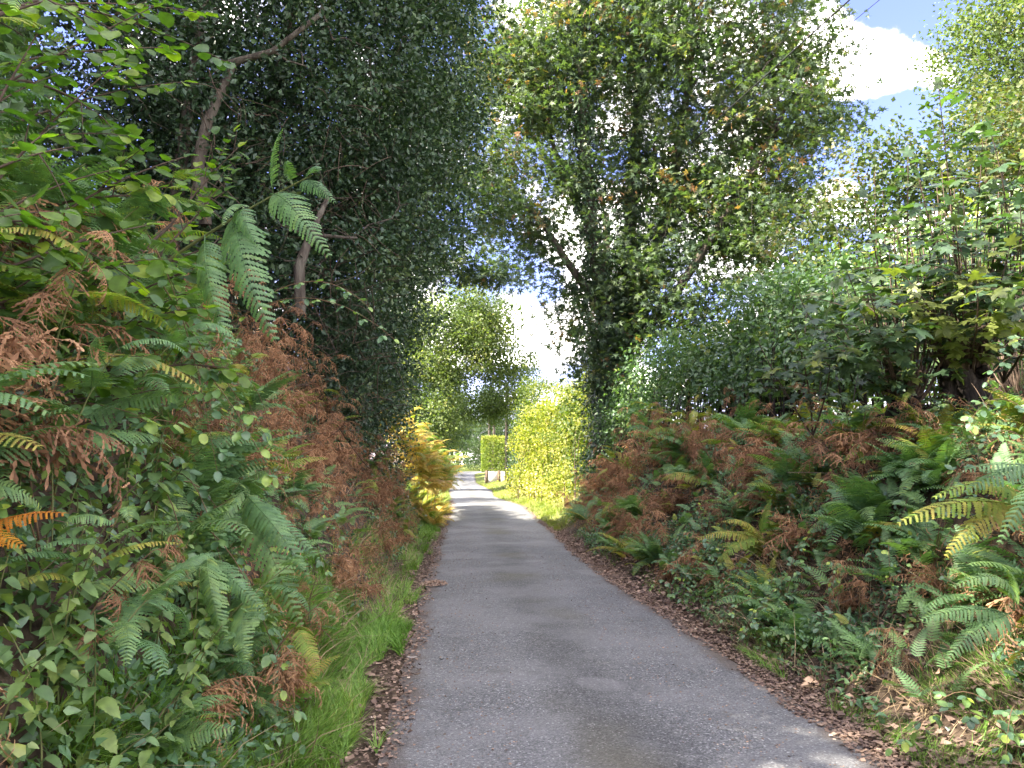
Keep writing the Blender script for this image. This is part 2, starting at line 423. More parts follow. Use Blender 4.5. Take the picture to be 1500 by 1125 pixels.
ys = np.concatenate([np.arange(-25, 34, .22), np.arange(34, 80, 1.0), np.arange(80, 160, 4), [180, 220, 300, 450, 700, 1100]])
tt = np.concatenate([np.arange(0, 3.6, .15), [3.9, 4.4, 5, 6, 8, 11, 15, 22, 35, 60, 120, 300, 700]])
g = Acc()
rows = []
for yy in ys:
    xl, xr = XL(yy), XR(yy)
    rows.append(np.concatenate([(xl - tt)[::-1], [xl * .66 + xr * .34, xl * .34 + xr * .66], xr + tt]))
X = np.array(rows); Y = np.repeat(ys[:, None], X.shape[1], 1)
Z = height(X, Y)
nr, nc = X.shape
i = np.arange(nr - 1)[:, None] * nc; j = np.arange(nc - 1)[None, :]
g.add(np.stack([X, Y, Z], -1).reshape(-1, 3), np.stack([i + j, i + j + 1, i + nc + j + 1, i + nc + j], -1).reshape(-1, 4))
def ground_mat():
    m, t = mat_base('earth_and_turf'); L = t.links
    ge = t.nodes.new('ShaderNodeNewGeometry')
    n1 = t.nodes.new('ShaderNodeTexNoise'); n1.inputs['Scale'].default_value = 14; n1.inputs['Detail'].default_value = 8; n1.inputs['Roughness'].default_value = .7
    L.new(ge.outputs['Position'], n1.inputs['Vector'])
    r1 = ramp(t, [(0.03, 0.022, 0.016), (0.07, 0.050, 0.035), (0.12, 0.085, 0.06), (0.18, 0.135, 0.10)], [.3, .45, .6, .75])
    L.new(n1.outputs['Fac'], r1.inputs[0])
    n2 = t.nodes.new('ShaderNodeTexNoise'); n2.inputs['Scale'].default_value = 3; n2.inputs['Detail'].default_value = 6
    L.new(ge.outputs['Position'], n2.inputs['Vector'])
    r2 = ramp(t, [(0.05, 0.085, 0.02), (0.11, 0.14, 0.03), (0.20, 0.19, 0.06)], [.35, .5, .65])
    L.new(n2.outputs['Fac'], r2.inputs[0])
    sp = t.nodes.new('ShaderNodeSeparateXYZ'); L.new(ge.outputs['Position'], sp.inputs[0])
    a = t.nodes.new('ShaderNodeMapRange'); L.new(sp.outputs[0], a.inputs['Value']); a.inputs['From Min'].default_value = 5.5; a.inputs['From Max'].default_value = 8
    b = t.nodes.new('ShaderNodeMapRange'); L.new(sp.outputs[1], b.inputs['Value']); b.inputs['From Min'].default_value = 18; b.inputs['From Max'].default_value = 24
    mx = t.nodes.new('ShaderNodeMath'); mx.operation = 'MAXIMUM'; L.new(a.outputs[0], mx.inputs[0]); L.new(b.outputs[0], mx.inputs[1])
    mc = t.nodes.new('ShaderNodeMix'); mc.data_type = 'RGBA'
    L.new(mx.outputs[0], mc.inputs[0]); L.new(r1.outputs[0], mc.inputs[6]); L.new(r2.outputs[0], mc.inputs[7])
    pb = t.nodes.new('ShaderNodeBsdfPrincipled'); pb.inputs['Roughness'].default_value = .95; pb.inputs['Specular IOR Level'].default_value = .15
    L.new(mc.outputs[2], pb.inputs['Base Color'])
    bp = t.nodes.new('ShaderNodeBump'); bp.inputs['Strength'].default_value = .8; bp.inputs['Distance'].default_value = .03
    L.new(n1.outputs['Fac'], bp.inputs['Height']); L.new(bp.outputs[0], pb.inputs['Normal'])
    o = t.nodes.new('ShaderNodeOutputMaterial'); L.new(pb.outputs[0], o.inputs['Surface'])
    return m
tag(g.build('ground', ground_mat()), 'earth banks and fields on both sides of the lane', kind='structure')

def road_mat():
    m, t = mat_base('worn_asphalt'); L = t.links
    ge = t.nodes.new('ShaderNodeNewGeometry')
    at = t.nodes.new('ShaderNodeAttribute'); at.attribute_name = 'across'     # -1..1 from edge to edge
    def noise(s, d=4, r=.5):
        n = t.nodes.new('ShaderNodeTexNoise'); n.inputs['Scale'].default_value = s; n.inputs['Detail'].default_value = d; n.inputs['Roughness'].default_value = r
        L.new(ge.outputs['Position'], n.inputs['Vector']); return n.outputs['Fac']
    vo = t.nodes.new('ShaderNodeTexVoronoi'); vo.inputs['Scale'].default_value = 105
    L.new(ge.outputs['Position'], vo.inputs['Vector'])
    sepc = t.nodes.new('ShaderNodeSeparateColor'); L.new(vo.outputs['Color'], sepc.inputs[0])
    stone = ramp(t, [(0.065, 0.065, 0.067), (0.132, 0.131, 0.133), (0.22, 0.218, 0.218), (0.45, 0.445, 0.435)], [0, .45, .93, 1])
    L.new(sepc.outputs[0], stone.inputs[0])
    def mixc(fac, a, b, mode='MIX'):
        n = t.nodes.new('ShaderNodeMix'); n.data_type = 'RGBA'; n.blend_type = mode
        for s, v in ((0, fac), (6, a), (7, b)):
            if isinstance(v, (int, float)): n.inputs[s].default_value = v
            elif isinstance(v, tuple): n.inputs[s].default_value = v
            else: L.new(v, n.inputs[s])
        return n.outputs[2]
    def mr(v, a, b, c=0, d=1):
        n = t.nodes.new('ShaderNodeMapRange'); n.interpolation_type = 'SMOOTHSTEP'
        L.new(v, n.inputs['Value'])
        for k, q in zip(('From Min', 'From Max', 'To Min', 'To Max'), (a, b, c, d)): n.inputs[k].default_value = q
        return n.outputs[0]
    def mm(op, a, b):
        n = t.nodes.new('ShaderNodeMath'); n.operation = op
        for s, v in ((0, a), (1, b)):
            if isinstance(v, (int, float)): n.inputs[s].default_value = v
            else: L.new(v, n.inputs[s])
        return n.outputs[0]
    c = stone.outputs[0]
    big = noise(.8, 5, .6)
    lane = mm('ABSOLUTE', at.outputs['Fac'], 0)
    ax = t.nodes.new('ShaderNodeMath'); ax.operation = 'ABSOLUTE'; L.new(at.outputs['Fac'], ax.inputs[0]); ax = ax.outputs[0]
    mid = mr(mm('ADD', ax, mm('MULTIPLY', noise(1.7, 4), .35)), .22, .55, 1, 0)      # darker, coarser strip between the wheel tracks
    c = mixc(mm('MULTIPLY', mid, .6), c, (0.5, 0.49, 0.47, 1), 'MULTIPLY')
    c = mixc(mr(big, .42, .62, 0, .45), c, (0.235, 0.23, 0.228, 1))
    c = mixc(mr(noise(2.6, 7, .7), .56, .70, 0, .5), c, (0.10, 0.095, 0.09, 1))
    c = mixc(mr(noise(.5, 2), .60, .63, 0, .28), c, (0.30, 0.29, 0.285, 1))                # paler polished wheel tracks
    moss = mm('MULTIPLY', mid, mr(noise(.35, 3), .5, .62, 0, .45))
    c = mixc(moss, c, (0.12, 0.105, 0.055, 1))
    dirt = mr(mm('ADD', ax, mm('MULTIPLY', noise(5, 6, .65), .28)), .97, 1.12, 0, .9)
    c = mixc(dirt, c, (0.12, 0.095, 0.08, 1))
    pb = t.nodes.new('ShaderNodeBsdfPrincipled'); pb.inputs['Roughness'].default_value = .72; pb.inputs['Specular IOR Level'].default_value = .35
    L.new(c, pb.inputs['Base Color'])
    bp = t.nodes.new('ShaderNodeBump'); bp.inputs['Strength'].default_value = .9; bp.inputs['Distance'].default_value = .006
    L.new(vo.outputs['Distance'], bp.inputs['Height']); bp.invert = True
    L.new(bp.outputs[0], pb.inputs['Normal'])
    o = t.nodes.new('ShaderNodeOutputMaterial'); L.new(pb.outputs[0], o.inputs['Surface'])
    return m
ry = np.concatenate([np.arange(-25, 40, .15), np.arange(40, 142, 1.0)])
U = np.linspace(-1, 1, 13)
xl, xr = XL(ry), XR(ry)
e1 = noise3(np.stack([ry, ry * 0, ry * 0], 1), 2.2) * .05 + noise3(np.stack([ry, ry * 0 + 3, ry * 0], 1), 8) * .02
e2 = noise3(np.stack([ry, ry * 0 + 9, ry * 0], 1), 2.0) * .05 + noise3(np.stack([ry, ry * 0 + 5, ry * 0], 1), 8) * .02
a = (xl - .03 + e1)[:, None]; b = (xr + .03 + e2)[:, None]
X = a + (b - a) * (U[None, :] + 1) / 2
Y = np.repeat(ry[:, None], 13, 1)
Z = zroad(Y) + .004 + .035 * (1 - U[None, :] ** 2)
r_ = Acc(); nr, nc = X.shape
i = np.arange(nr - 1)[:, None] * nc; j = np.arange(nc - 1)[None, :]
r_.add(np.stack([X, Y, Z], -1).reshape(-1, 3), np.stack([i + j, i + j + 1, i + nc + j + 1, i + nc + j], -1).reshape(-1, 4))
road = r_.build('road', road_mat())
aa = road.data.attributes.new('across', 'FLOAT', 'POINT'); aa.data.foreach_set('value', np.repeat(U[None, :], nr, 0).ravel().astype(np.float32))
tag(road, 'narrow grey tarmac lane running between two planted banks', kind='structure')

# ------------------------------------------------------------ leaf shapes (unit length, stalk end at the origin, tip at +Y)
def mirror_leaf(side, mid, droop=.10, fold=.12):
    """side: (x, y) from base to tip along one edge. Returns verts, tris of the whole leaf."""
    n = len(side)
    v = [(0, 0, 0)] + [(0, y_, -droop * y_ * y_ - .02) for x_, y_ in side] + [(0, 1, -droop)]
    f = []
    for s in (1, -1):
        b = len(v)
        v += [(s * x_, y_, fold * x_ - droop * y_ * y_) for x_, y_ in side]
        tri = [(0, b, 1)]
        for k in range(n - 1): tri += [(1 + k, b + k, b + k + 1), (1 + k, b + k + 1, 2 + k)]
        tri.append((n, b + n - 1, n + 1))
        f += tri if s > 0 else [(p, r, q) for p, q, r in tri]
    return np.array(v, float), np.array(f)
T_DIAM = (np.array([(0, 0, 0), (.27, .48, .05), (0, 1, -.06), (-.27, .48, .05)], float), np.array([(0, 1, 2), (0, 2, 3)]))
T_WIDE = (np.array([(0, 0, 0), (.40, .42, .07), (0, 1, -.08), (-.40, .42, .07)], float), np.array([(0, 1, 2), (0, 2, 3)]))
T_OVAL = (np.array([(0, 0, 0), (.29, .25, .06), (.21, .62, .05), (0, 1.05, -.12), (-.21, .62, .05), (-.29, .25, .06), (0, .5, -.03)], float),
          np.array([(0, 1, 6), (1, 2, 6), (2, 3, 6), (6, 3, 4), (6, 4, 5), (6, 5, 0)]))
T_MAPLE = (np.array([(0, .42, .04), (0, 0, 0), (.42, .12, -.03), (.25, .34, .02), (.52, .72, -.06), (.17, .66, .0), (0, 1, -.12), (-.17, .66, 0), (-.52, .72, -.06), (-.25, .34, .02), (-.42, .12, -.03)], float),
           np.array([(0, 1, 2), (0, 2, 3), (0, 3, 4), (0, 4, 5), (0, 5, 6), (0, 6, 7), (0, 7, 8), (0, 8, 9), (0, 9, 10), (0, 10, 1)]))
T_MAPLE6 = (np.array([(0, 0, 0), (.46, .30, -.03), (.30, .78, -.04), (0, .62, .03), (-.30, .78, -.04), (-.46, .30, -.03), (0, 1.0, -.1)], float),
            np.array([(0, 1, 3), (1, 2, 3), (0, 3, 5), (3, 4, 5), (3, 6, 4), (3, 2, 6)]))
T_STAR = (np.array([(-.17, .28, 0), (.17, .28, 0), (0, 1, -.12), (0, .12, 0), (.13, .52, 0), (.56, .74, -.07), (-.13, .52, 0), (-.56, .74, -.07), (0, 0, 0), (.10, .38, 0), (.50, .14, -.04), (-.10, .38, 0), (-.50, .14, -.04)], float),
          np.array([(0, 1, 2), (3, 5, 4), (3, 6, 7), (8, 10, 9), (8, 11, 12)]))
T_IVY = (np.array([(0, 0, 0), (.45, .15, .02), (.20, .45, .04), (0, 1, -.05), (-.20, .45, .04), (-.45, .15, .02)], float),
         np.array([(0, 1, 2), (0, 2, 3), (0, 3, 4), (0, 4, 5)]))
_bl = [(0, 0, 0), (.016, .0, 0), (.006, .55, .12), (0, 1, .34)]
T_BLADE = (np.array([(-.016, 0, 0), (.016, 0, 0), (.011, .5, .06), (-.011, .5, .06), (0, 1, .26)], float), np.array([(0, 1, 2), (0, 2, 3), (3, 2, 4)]))
def serrated(width, base, tipp, nteeth, depth=.03, droop=.12, fold=.15):
    side = []
    for k in range(nteeth):
        t0 = (k + .35) / nteeth; t1 = (k + 1.0) / nteeth
        def w(t): return width * (t ** base) * ((1 - t) ** tipp) / ((base / (base + tipp)) ** base * (tipp / (base + tipp)) ** tipp)
        side.append((w(t0) * .92, t0 * .96)); 
        if k < nteeth - 1: side.append((w(t1) + depth, t1 * .96))
    return mirror_leaf(side, [.2, .4, .6, .8], droop, fold)
T_HAZEL = serrated(.43, .55, .55, 7, .03)
T_BRAM = serrated(.34, .6, .65, 6, .03)
T_NETT = serrated(.30, .45, .95, 7, .035, .18)
_mp = [(0, .40, .03), (.03, 0, 0), (.20, .03, .02), (.48, -.02, -.03), (.40, .14, .0), (.30, .30, .02), (.52, .36, 0), (.66, .62, -.08), (.46, .62, -.03), (.34, .60, .0), (.20, .56, .02), (.24, .80, -.03), (.12, .84, -.04), (0, 1.05, -.14)]
_v = [_mp[0]] + _mp[1:] + [(-x, y, z) for x, y, z in _mp[-2:0:-1]]
T_MAPLEBIG = (np.array(_v, float), np.array([(0, k, k + 1 if k + 1 < len(_v) else 1) for k in range(1, len(_v))]))

def leaf_mesh(name, tpl, mat, nvar=3):
    out = []
    for k in range(nvar):
        v, f = tpl
        v = v.copy()
        v[:, 2] += .05 * np.sin(v[:, 0] * 7 + k * 2) * (k - 1) + .04 * np.sin(v[:, 1] * 5 + k)
        v[:, 0] += .04 * (k - 1) * v[:, 1] ** 2
        a_ = Acc(); a_.add(v, f, .5)
        out.append(a_.mesh(name, mat))
    return out

# ------------------------------------------------------------ trees
def in_ells(ells, n, bias=.45, hole=.0, seed=0):
    """Random points in a union of ellipsoids, denser towards the skin, with holes."""
    r = np.random.default_rng(seed)
    ells = np.array(ells, float)
    vol = (ells[:, 3] * ells[:, 4] * ells[:, 5]) ** .8
    out = []
    cnt = 0
    while cnt < n:
        k = r.choice(len(ells), n, p=vol / vol.sum())
        d = nrm(r.normal(size=(n, 3)))
        rad = r.random(n) ** bias
        p = ells[k, :3] + d * rad[:, None] * ells[k, 3:]
        keep = noise3(p, .75) + .5 * noise3(p + 7, 1.9) > hole - .9 + 0 * rad
        p = p[keep]
        out.append(p); cnt += len(p)
    return np.concatenate(out)[:n]
def grow(trunks, pts, r_tip=.008, seg=.55, lift=.12, seed=0, power=2.3, rmax=None):
    """Branch skeleton from trunk polylines (x, y, z, r) to every point of pts."""
    r = np.random.default_rng(seed)
    pos = []; par = []; rad0 = []
    for tkn in trunks:
        tkn = np.asarray(tkn, float)
        prev = -1
        if len(pos):
            d = np.linalg.norm(np.array(pos) - tkn[0, :3], axis=1)
            if d.min() < 1.0: prev = int(np.argmin(d))
        dense = []
        for a_, b_ in zip(tkn[:-1], tkn[1:]):
            m = max(2, int(np.linalg.norm(b_[:3] - a_[:3]) / .5))
            for q in range(m): dense.append(a_ + (b_ - a_) * q / m)
        dense.append(tkn[-1])
        for q in dense:
            pos.append(q[:3]); par.append(prev); rad0.append(q[3]); prev = len(pos) - 1
    nt0 = len(pos)
    base = np.array(pos)
    dd = np.array([np.min(np.linalg.norm(base - p, axis=1)) for p in pts])
    cap_ = nt0 + len(pts) * 14
    PA = np.zeros((cap_, 3)); PA[:nt0] = base; n = nt0
    par = list(par)
    for k in np.argsort(dd):
        c = pts[k]
        df = c - PA[:n]
        dist = np.linalg.norm(df, axis=1)
        cost = dist + np.maximum(0, -df[:, 2] + .15 * dist) * .8
        b_ = int(np.argmin(cost))
        p0 = PA[b_]; L_ = dist[b_]
        if L_ < .05: continue
        m = int(np.clip(L_ / seg, 1, 10)) + 1
        ctl = (p0 + c) / 2 + np.array([0, 0, lift * L_]) + r.normal(size=3) * .07 * L_
        q = bez(p0, ctl, c, m + 1)[1:]
        q[:-1] += r.normal(size=(len(q) - 1, 3)) * .025
        prev = b_
        for s_ in q:
            if n >= cap_: break
            PA[n] = s_; par.append(prev); prev = n; n += 1
    pos = PA[:n]; par = np.array(par[:n])
    cnt = np.zeros(n); child = np.zeros(n, bool); child[par[par >= 0]] = True
    cnt[~child] = 1
    for k in range(n - 1, -1, -1):
        if par[k] >= 0: cnt[par[k]] += cnt[k]
    rad = r_tip * np.maximum(cnt, 1) ** (1 / power)
    rad[:nt0] = rad0
    for k in range(nt0, n):
        rad[k] = min(rad[k], rad[par[k]] * .9)
    return pos, par, rad, nt0
def skeleton(acc, pos, par, rad, sel, sides=5):
    k = np.where(sel & (par >= 0))[0]
    a_ = pos[par[k]]; b_ = pos[k]; ra = np.minimum(rad[par[k]], rad[k] * 1.25); rb = rad[k]
    d = nrm(b_ - a_)
    ref = np.where(np.abs(d[:, 2:3]) < .9, np.array([[0, 0, 1.0]]), np.array([[1.0, 0, 0]]))
    u = nrm(np.cross(d, ref)); w = np.cross(d, u)
    th = np.arange(sides) / sides * 2 * PI
    ring = u[:, None, :] * np.cos(th)[None, :, None] + w[:, None, :] * np.sin(th)[None, :, None]
    v = np.concatenate([a_[:, None, :] + ring * ra[:, None, None], b_[:, None, :] + d[:, None, :] * rb[:, None, None] * .3 + ring * rb[:, None, None]], 1)
    j = np.arange(sides); j2 = (j + 1) % sides
    q = np.stack([j, j2, sides + j2, sides + j], -1)
    f = q[None] + (np.arange(len(k)) * 2 * sides)[:, None, None]
    acc.add(v.reshape(-1, 3), f.reshape(-1, 4), .5)
def sprays(acc, tpl, centres, per, spread, flat, size, droop=.3, upn=.5, seed=0, tshift=None, center=None, tspread=.22):
    """Leaves in loose flattened sprays round the cluster centres."""
    r = np.random.default_rng(seed)
    n = len(centres)
    k = np.repeat(np.arange(n), per)
    tiltn = nrm(np.array([0, 0, 1.0]) + r.normal(size=(n, 3)) * .28)
    off = r.normal(size=(len(k), 3)) * spread
    tn = tiltn[k]
    along = (off * tn).sum(1, keepdims=True)
    off = off - tn * along * (1 - flat)
    pos = centres[k] + off
    f = nrm(off) * .8 + r.normal(size=off.shape) * .6 - np.array([0, 0, droop])
    up = tn + r.normal(size=off.shape) * upn
    if center is not None:
        up = up + nrm(pos - center) * .55
    sz = size * r.uniform(.55, 1.25, len(k))
    ct = r.normal(size=n) * tspread
    tint = .38 + ct[k] + r.normal(size=len(k)) * .14
    if tshift is not None: tint = tint + tshift(pos)
    scatter(acc, tpl, pos, f, up, sz, np.clip(tint, 0, 1))
    return pos
def ivy_on(acc, line, per_m, size, thick=.16, seed=0, tpl=T_IVY):
    r = np.random.default_rng(seed)
    line = np.asarray(line, float)
    seg = np.linalg.norm(np.diff(line[:, :3], axis=0), axis=1)
    L_ = seg.sum(); n = int(per_m * L_)
    s = r.random(n) * L_; cs = np.concatenate([[0], np.cumsum(seg)])
    p = np.stack([np.interp(s, cs, line[:, q]) for q in range(4)], 1)
    az = r.random(n) * 2 * PI
    out = np.stack([np.cos(az), np.sin(az), np.zeros(n)], 1)
    bump_ = 1 + .7 * noise3(np.stack([np.cos(az), np.sin(az), p[:, 2]], 1), 1.4)
    rr = p[:, 3] + thick * np.clip(bump_, .2, 2.2) * r.random(n) ** .6
    pos = p[:, :3] + out * rr[:, None]
    f = out * .5 + r.normal(size=(n, 3)) * .5 - np.array([0, 0, .9])
    up = out + r.normal(size=(n, 3)) * .45 + np.array([0, 0, .35])
    scatter(acc, tpl, pos, f, up, size * r.uniform(.6, 1.2, n), np.clip(r.normal(size=n) * .25 + .4, 0, 1))

def tree(label, cat, base, trunks, ells, ncl, per, tpl, leaf, matl, spread=.45, flat=.35, bias=.45, hole=.0, seed=1, name='tree', bark='bark', r_tip=.008, droop=.3,
         upn=.5, tshift=None, group=None, ivy=None, extra=None, cullpts=None, tspread=.22, crown_name='crown', center=None, sides=5):
    root = empty(name, base, label, cat, group)
    pts = in_ells(ells, ncl, bias, hole, seed)
    if cullpts is not None: pts = pts[cullpts(pts)]
    if extra is not None: pts = np.concatenate([pts, extra])
    pos, par, rad, n0 = grow(trunks, pts, r_tip=r_tip, seed=seed)
    base = np.asarray(base, float)
    a_ = Acc()
    for tk in trunks:
        tk = np.asarray(tk, float); tube(a_, tk[:, :3] - base, tk[:, 3], 9)
    link('trunk', a_.mesh('trunk', M[bark]), root)
    a_ = Acc(); sel = np.zeros(len(pos), bool); sel[n0:] = True
    skeleton(a_, pos - base, par, rad, sel, sides)
    link('branches', a_.mesh('branches', M[bark]), root)
    a_ = Acc()
    sprays(a_, tpl, pts - base, per, spread, flat, leaf, droop, upn, seed + 1, (lambda p: tshift(p + base)) if tshift else None, None if center is None else np.asarray(center) - base, tspread)
    link(crown_name, a_.mesh('crown', M[matl]), root)
    if ivy:
        a_ = Acc()
        for q, (ln, pm, sz, th) in enumerate(ivy):
            ln = np.asarray(ln, float).copy(); ln[:, :3] -= base
            ivy_on(a_, ln, pm, sz, th, seed + 5 + q)
        link('ivy', a_.mesh('ivy', M['ivy']), root)
    return root
def gz(x, y): return float(height(np.array([x]), np.array([y]))[0])
def copy_tree(src, loc, rotz, scale, label, group=None):
    c = src.copy(); COL.objects.link(c)
    c.location = loc; c.rotation_euler = (0, 0, rotz); c.scale = (scale,) * 3
    c['label'] = label
    if group: c['group'] = group
    for ch in src.children:
        d = ch.copy(); COL.objects.link(d); d.parent = c
    return c

# the tall sycamore with ivy-clad stems on the right of the lane
def T4(p, r): return (p[0], p[1], p[2], r)
YS = 20.5
b0 = P(893, 712, YS); b0[2] = gz(b0[0], b0[1]) - .1
tA = [T4(b0, .34), T4(P(895, 600, YS), .27), T4(P(890, 480, YS), .24), T4(P(866, 330, YS - .4), .19), T4(P(852, 180, YS - .6), .15), T4(P(846, 20, YS - .6), .10), T4(P(850, -160, YS - .6), .05)]
tB = [T4(P(895, 600, YS), .24), T4(P(915, 470, YS + .3), .21), T4(P(925, 300, YS + .6), .17), T4(P(938, 120, YS + 1), .12), T4(P(935, -40, YS + 1), .08), T4(P(930, -190, YS + 1), .04)]
tC = [T4(P(903, 560, YS), .20), T4(P(940, 440, YS), .17), T4(P(985, 280, YS + .3), .13), T4(P(1010, 110, YS + .3), .09), T4(P(1020, -80, YS + .3), .04)]
tD = [T4(P(900, 540, YS), .15), T4(P(990, 430, YS - .6), .12), T4(P(1080, 290, YS - 1), .08), T4(P(1150, 160, YS - 1), .04)]
tE = [T4(P(893, 470, YS), .13), T4(P(835, 390, YS - .5), .10), T4(P(790, 320, YS - .8), .07), T4(P(745, 285, YS - 1), .04)]
tF = [T4(P(870, 350, YS - .4), .10), T4(P(820, 240, YS + .2), .07), T4(P(775, 110, YS + .6), .04)]
def E(px, py, Y, rx, ry_, rz):  # ellipsoid by photo position, size in metres
    p = P(px, py, Y); return (p[0], p[1], p[2], rx, ry_, rz)
sy_ells = [E(1000, 60, YS, 3.6, 3.2, 3.2), E(1110, 200, YS - .3, 2.6, 2.6, 2.3), E(860, 60, YS, 2.9, 2.8, 3.2), E(1150, 90, YS, 2.0, 2.4, 1.7), E(790, 150, YS, 1.8, 2.2, 2.2),
           E(780, 330, YS - .5, 1.5, 1.8, .75), E(1080, 370, YS - .5, 2.2, 2.2, 1.7), E(950, -120, YS, 4.2, 3.4, 2.6), E(890, 400, YS, 1.3, 1.8, 1.6), E(960, 470, YS - .8, 1.5, 1.6, 1.6),
           E(1000, 300, YS, 2.2, 2.2, 1.6), E(930, 240, YS + .8, 2.0, 2, 1.6), E(840, 270, YS, 1.3, 1.8, 1.2), E(1090, 300, YS, 2.3, 2.2, 1.5), E(740, 330, YS - .6, 1.0, 1.4, .8), E(858, 440, YS - .3, .85, 1.2, 1.0), E(800, 392, YS - .5, .9, 1.0, .45), E(835, 420, YS - .2, .8, 1.1, .8), E(770, 400, YS - .4, .6, .9, .3), E(790, 350, YS, 1.2, 1.4, .6), E(830, 470, YS, .6, .9, .7), E(960, 400, YS, 1.6, 1.7, 1.3), E(875, 530, YS - .4, .7, 1.0, .9), E(738, 110, YS, 1.3, 1.6, 1.9), E(728, 250, YS - .3, 1.1, 1.5, 1.1), E(1200, 175, YS - .5, 1.1, 1.5, .9), E(1190, 300, YS - .5, .8, 1.3, .6), E(1040, 470, YS - .5, 1.3, 1.4, .8), E(860, 500, YS - .4, .9, 1.2, 1.0), E(1130, -60, YS, 2.2, 2, 1.6)]
def sy_tint(p):
    # orange-brown tufts here and there, yellower high up and on the lane side
    return .30 * np.clip(noise3(p, 1.1) - .15, 0, 1) + .06 * np.clip((p[:, 2] - 8) / 5, 0, 1) + .18 * np.clip((1.2 - p[:, 0]) / 3, 0, 1)
tree('tall many-stemmed sycamore with ivy-clad trunks leaning over the right side of the lane', 'sycamore tree', b0, [tA, tB, tC, tD, tE, tF], sy_ells, 3000, 26, T_STAR, .175, 'syc',
     spread=.34, flat=.3, bias=.6, hole=.0, seed=21, name='sycamore_tree', r_tip=.007, tshift=sy_tint,
     ivy=[(tA, 1100, .085, .26), (tB, 900, .085, .26), (tC[:4], 420, .085, .16), (tA[:3], 1500, .09, .42), (tD[:2], 200, .08, .12)])

# the dark holly overhanging the lane on the left
hb = np.array([-4.6, 11.5, gz(-4.6, 11.5) - .1])
hT = [[T4(hb, .24), T4(hb + [.1, 0, 1.5], .20), T4(hb + [.5, .3, 3.5], .16), T4(hb + [.9, .5, 6], .10), T4(hb + [1.0, .5, 9], .05)],
      [T4(hb + [-1.3, 1.5, 0], .16), T4(hb + [-1.2, 1.8, 2.2], .13), T4(hb + [-.9, 2.3, 5], .08), T4(hb + [-.6, 2.4, 7.5], .04)],
      [T4(hb + [.3, -1.6, -.2], .13), T4(hb + [0, -1.4, 2], .11), T4(hb + [.1, -1.2, 4.5], .07), T4(hb + [.3, -1, 7], .03)]]
h_ells = [E(560, 90, 12.5, 1.9, 2.6, 2.6), E(420, 120, 11.5, 2.2, 2.6, 3.0), E(440, 330, 11.5, 2.0, 2.2, 1.8), E(560, 290, 13.0, 1.55, 2.4, 1.5), E(640, 130, 13.5, 1.0, 1.9, 1.7), E(330, 200, 12, 2.0, 2.4, 2.4), E(225, 100, 12, 2.2, 2.2, 2.8), E(215, 260, 11.5, 1.6, 1.8, 1.8),
          E(500, -150, 12, 3.0, 3.0, 2.2), E(500, 470, 13, 1.2, 1.8, 1.3), E(545, 560, 15, .8, 1.8, 1.2), E(590, 430, 15.5, .75, 1.8, 1.0), E(480, 560, 12.5, 1.0, 1.6, 1.0), E(350, 400, 11, 1.3, 1.5, 1.4)]
hT += [[T4(P(300, 330, 9.6), .09), T4(P(290, 240, 9.5), .085), T4(P(303, 180, 9.6), .07), T4(P(345, 90, 10), .04)], [T4(P(440, 460, 9.8), .07), T4(P(438, 390, 9.7), .075), T4(P(455, 345, 9.8), .05), T4(P(480, 290, 10.2), .03)], [T4(P(330, 95, 9.8), .05), T4(P(400, 75, 9.6), .04), T4(P(470, 20, 9.8), .03)]]
tree('dense dark glossy holly tree overhanging the lane from the top of the left bank', 'holly tree', hb, hT, h_ells, 3000, 65, T_DIAM, .095, 'holly',
     spread=.25, flat=.6, bias=.38, hole=-.1, seed=33, name='holly_tree', bark='bark', r_tip=.005, droop=.2, upn=.8,
     tshift=lambda p: .18 * np.clip((p[:, 0] + 3) / 2, -1, 1))
# yellow-lit maple boughs that hang behind the holly
mb = np.array([-4.9, 18.6, gz(-4.9, 18.6)])
mT = [[T4(mb, .2), T4(mb + [.5, 0, 2.5], .16), T4(mb + [1.6, 0, 4.6], .11), T4(mb + [2.6, 0, 6.2], .06)], [T4(mb + [.5, 0, 2.5], .12), T4(mb + [.1, .2, 5], .08), T4(mb + [.2, .2, 8], .04)]]
tree('field maple with browning leaves reaching over the lane behind the dark holly', 'maple tree', mb, mT,
     [E(640, 390, 18, 1.5, 1.3, .6), E(560, 330, 18, 1.8, 1.6, 1.3), E(575, 470, 18.4, .9, 1.2, .9), E(600, 200, 18.5, 2.0, 1.8, 1.8), E(700, 400, 17.8, .7, .9, .3), E(690, 300, 18, 1.1, 1.2, .9), E(735, 395, 17.8, .6, .8, .22), E(570, 560, 19, .5, 1, .7)], 470, 42, T_STAR, .125, 'syc', spread=.28, seed=41, name='maple_tree', bark='darkbark',
     tshift=lambda p: .25 * noise3(p, 1.7) - .05)

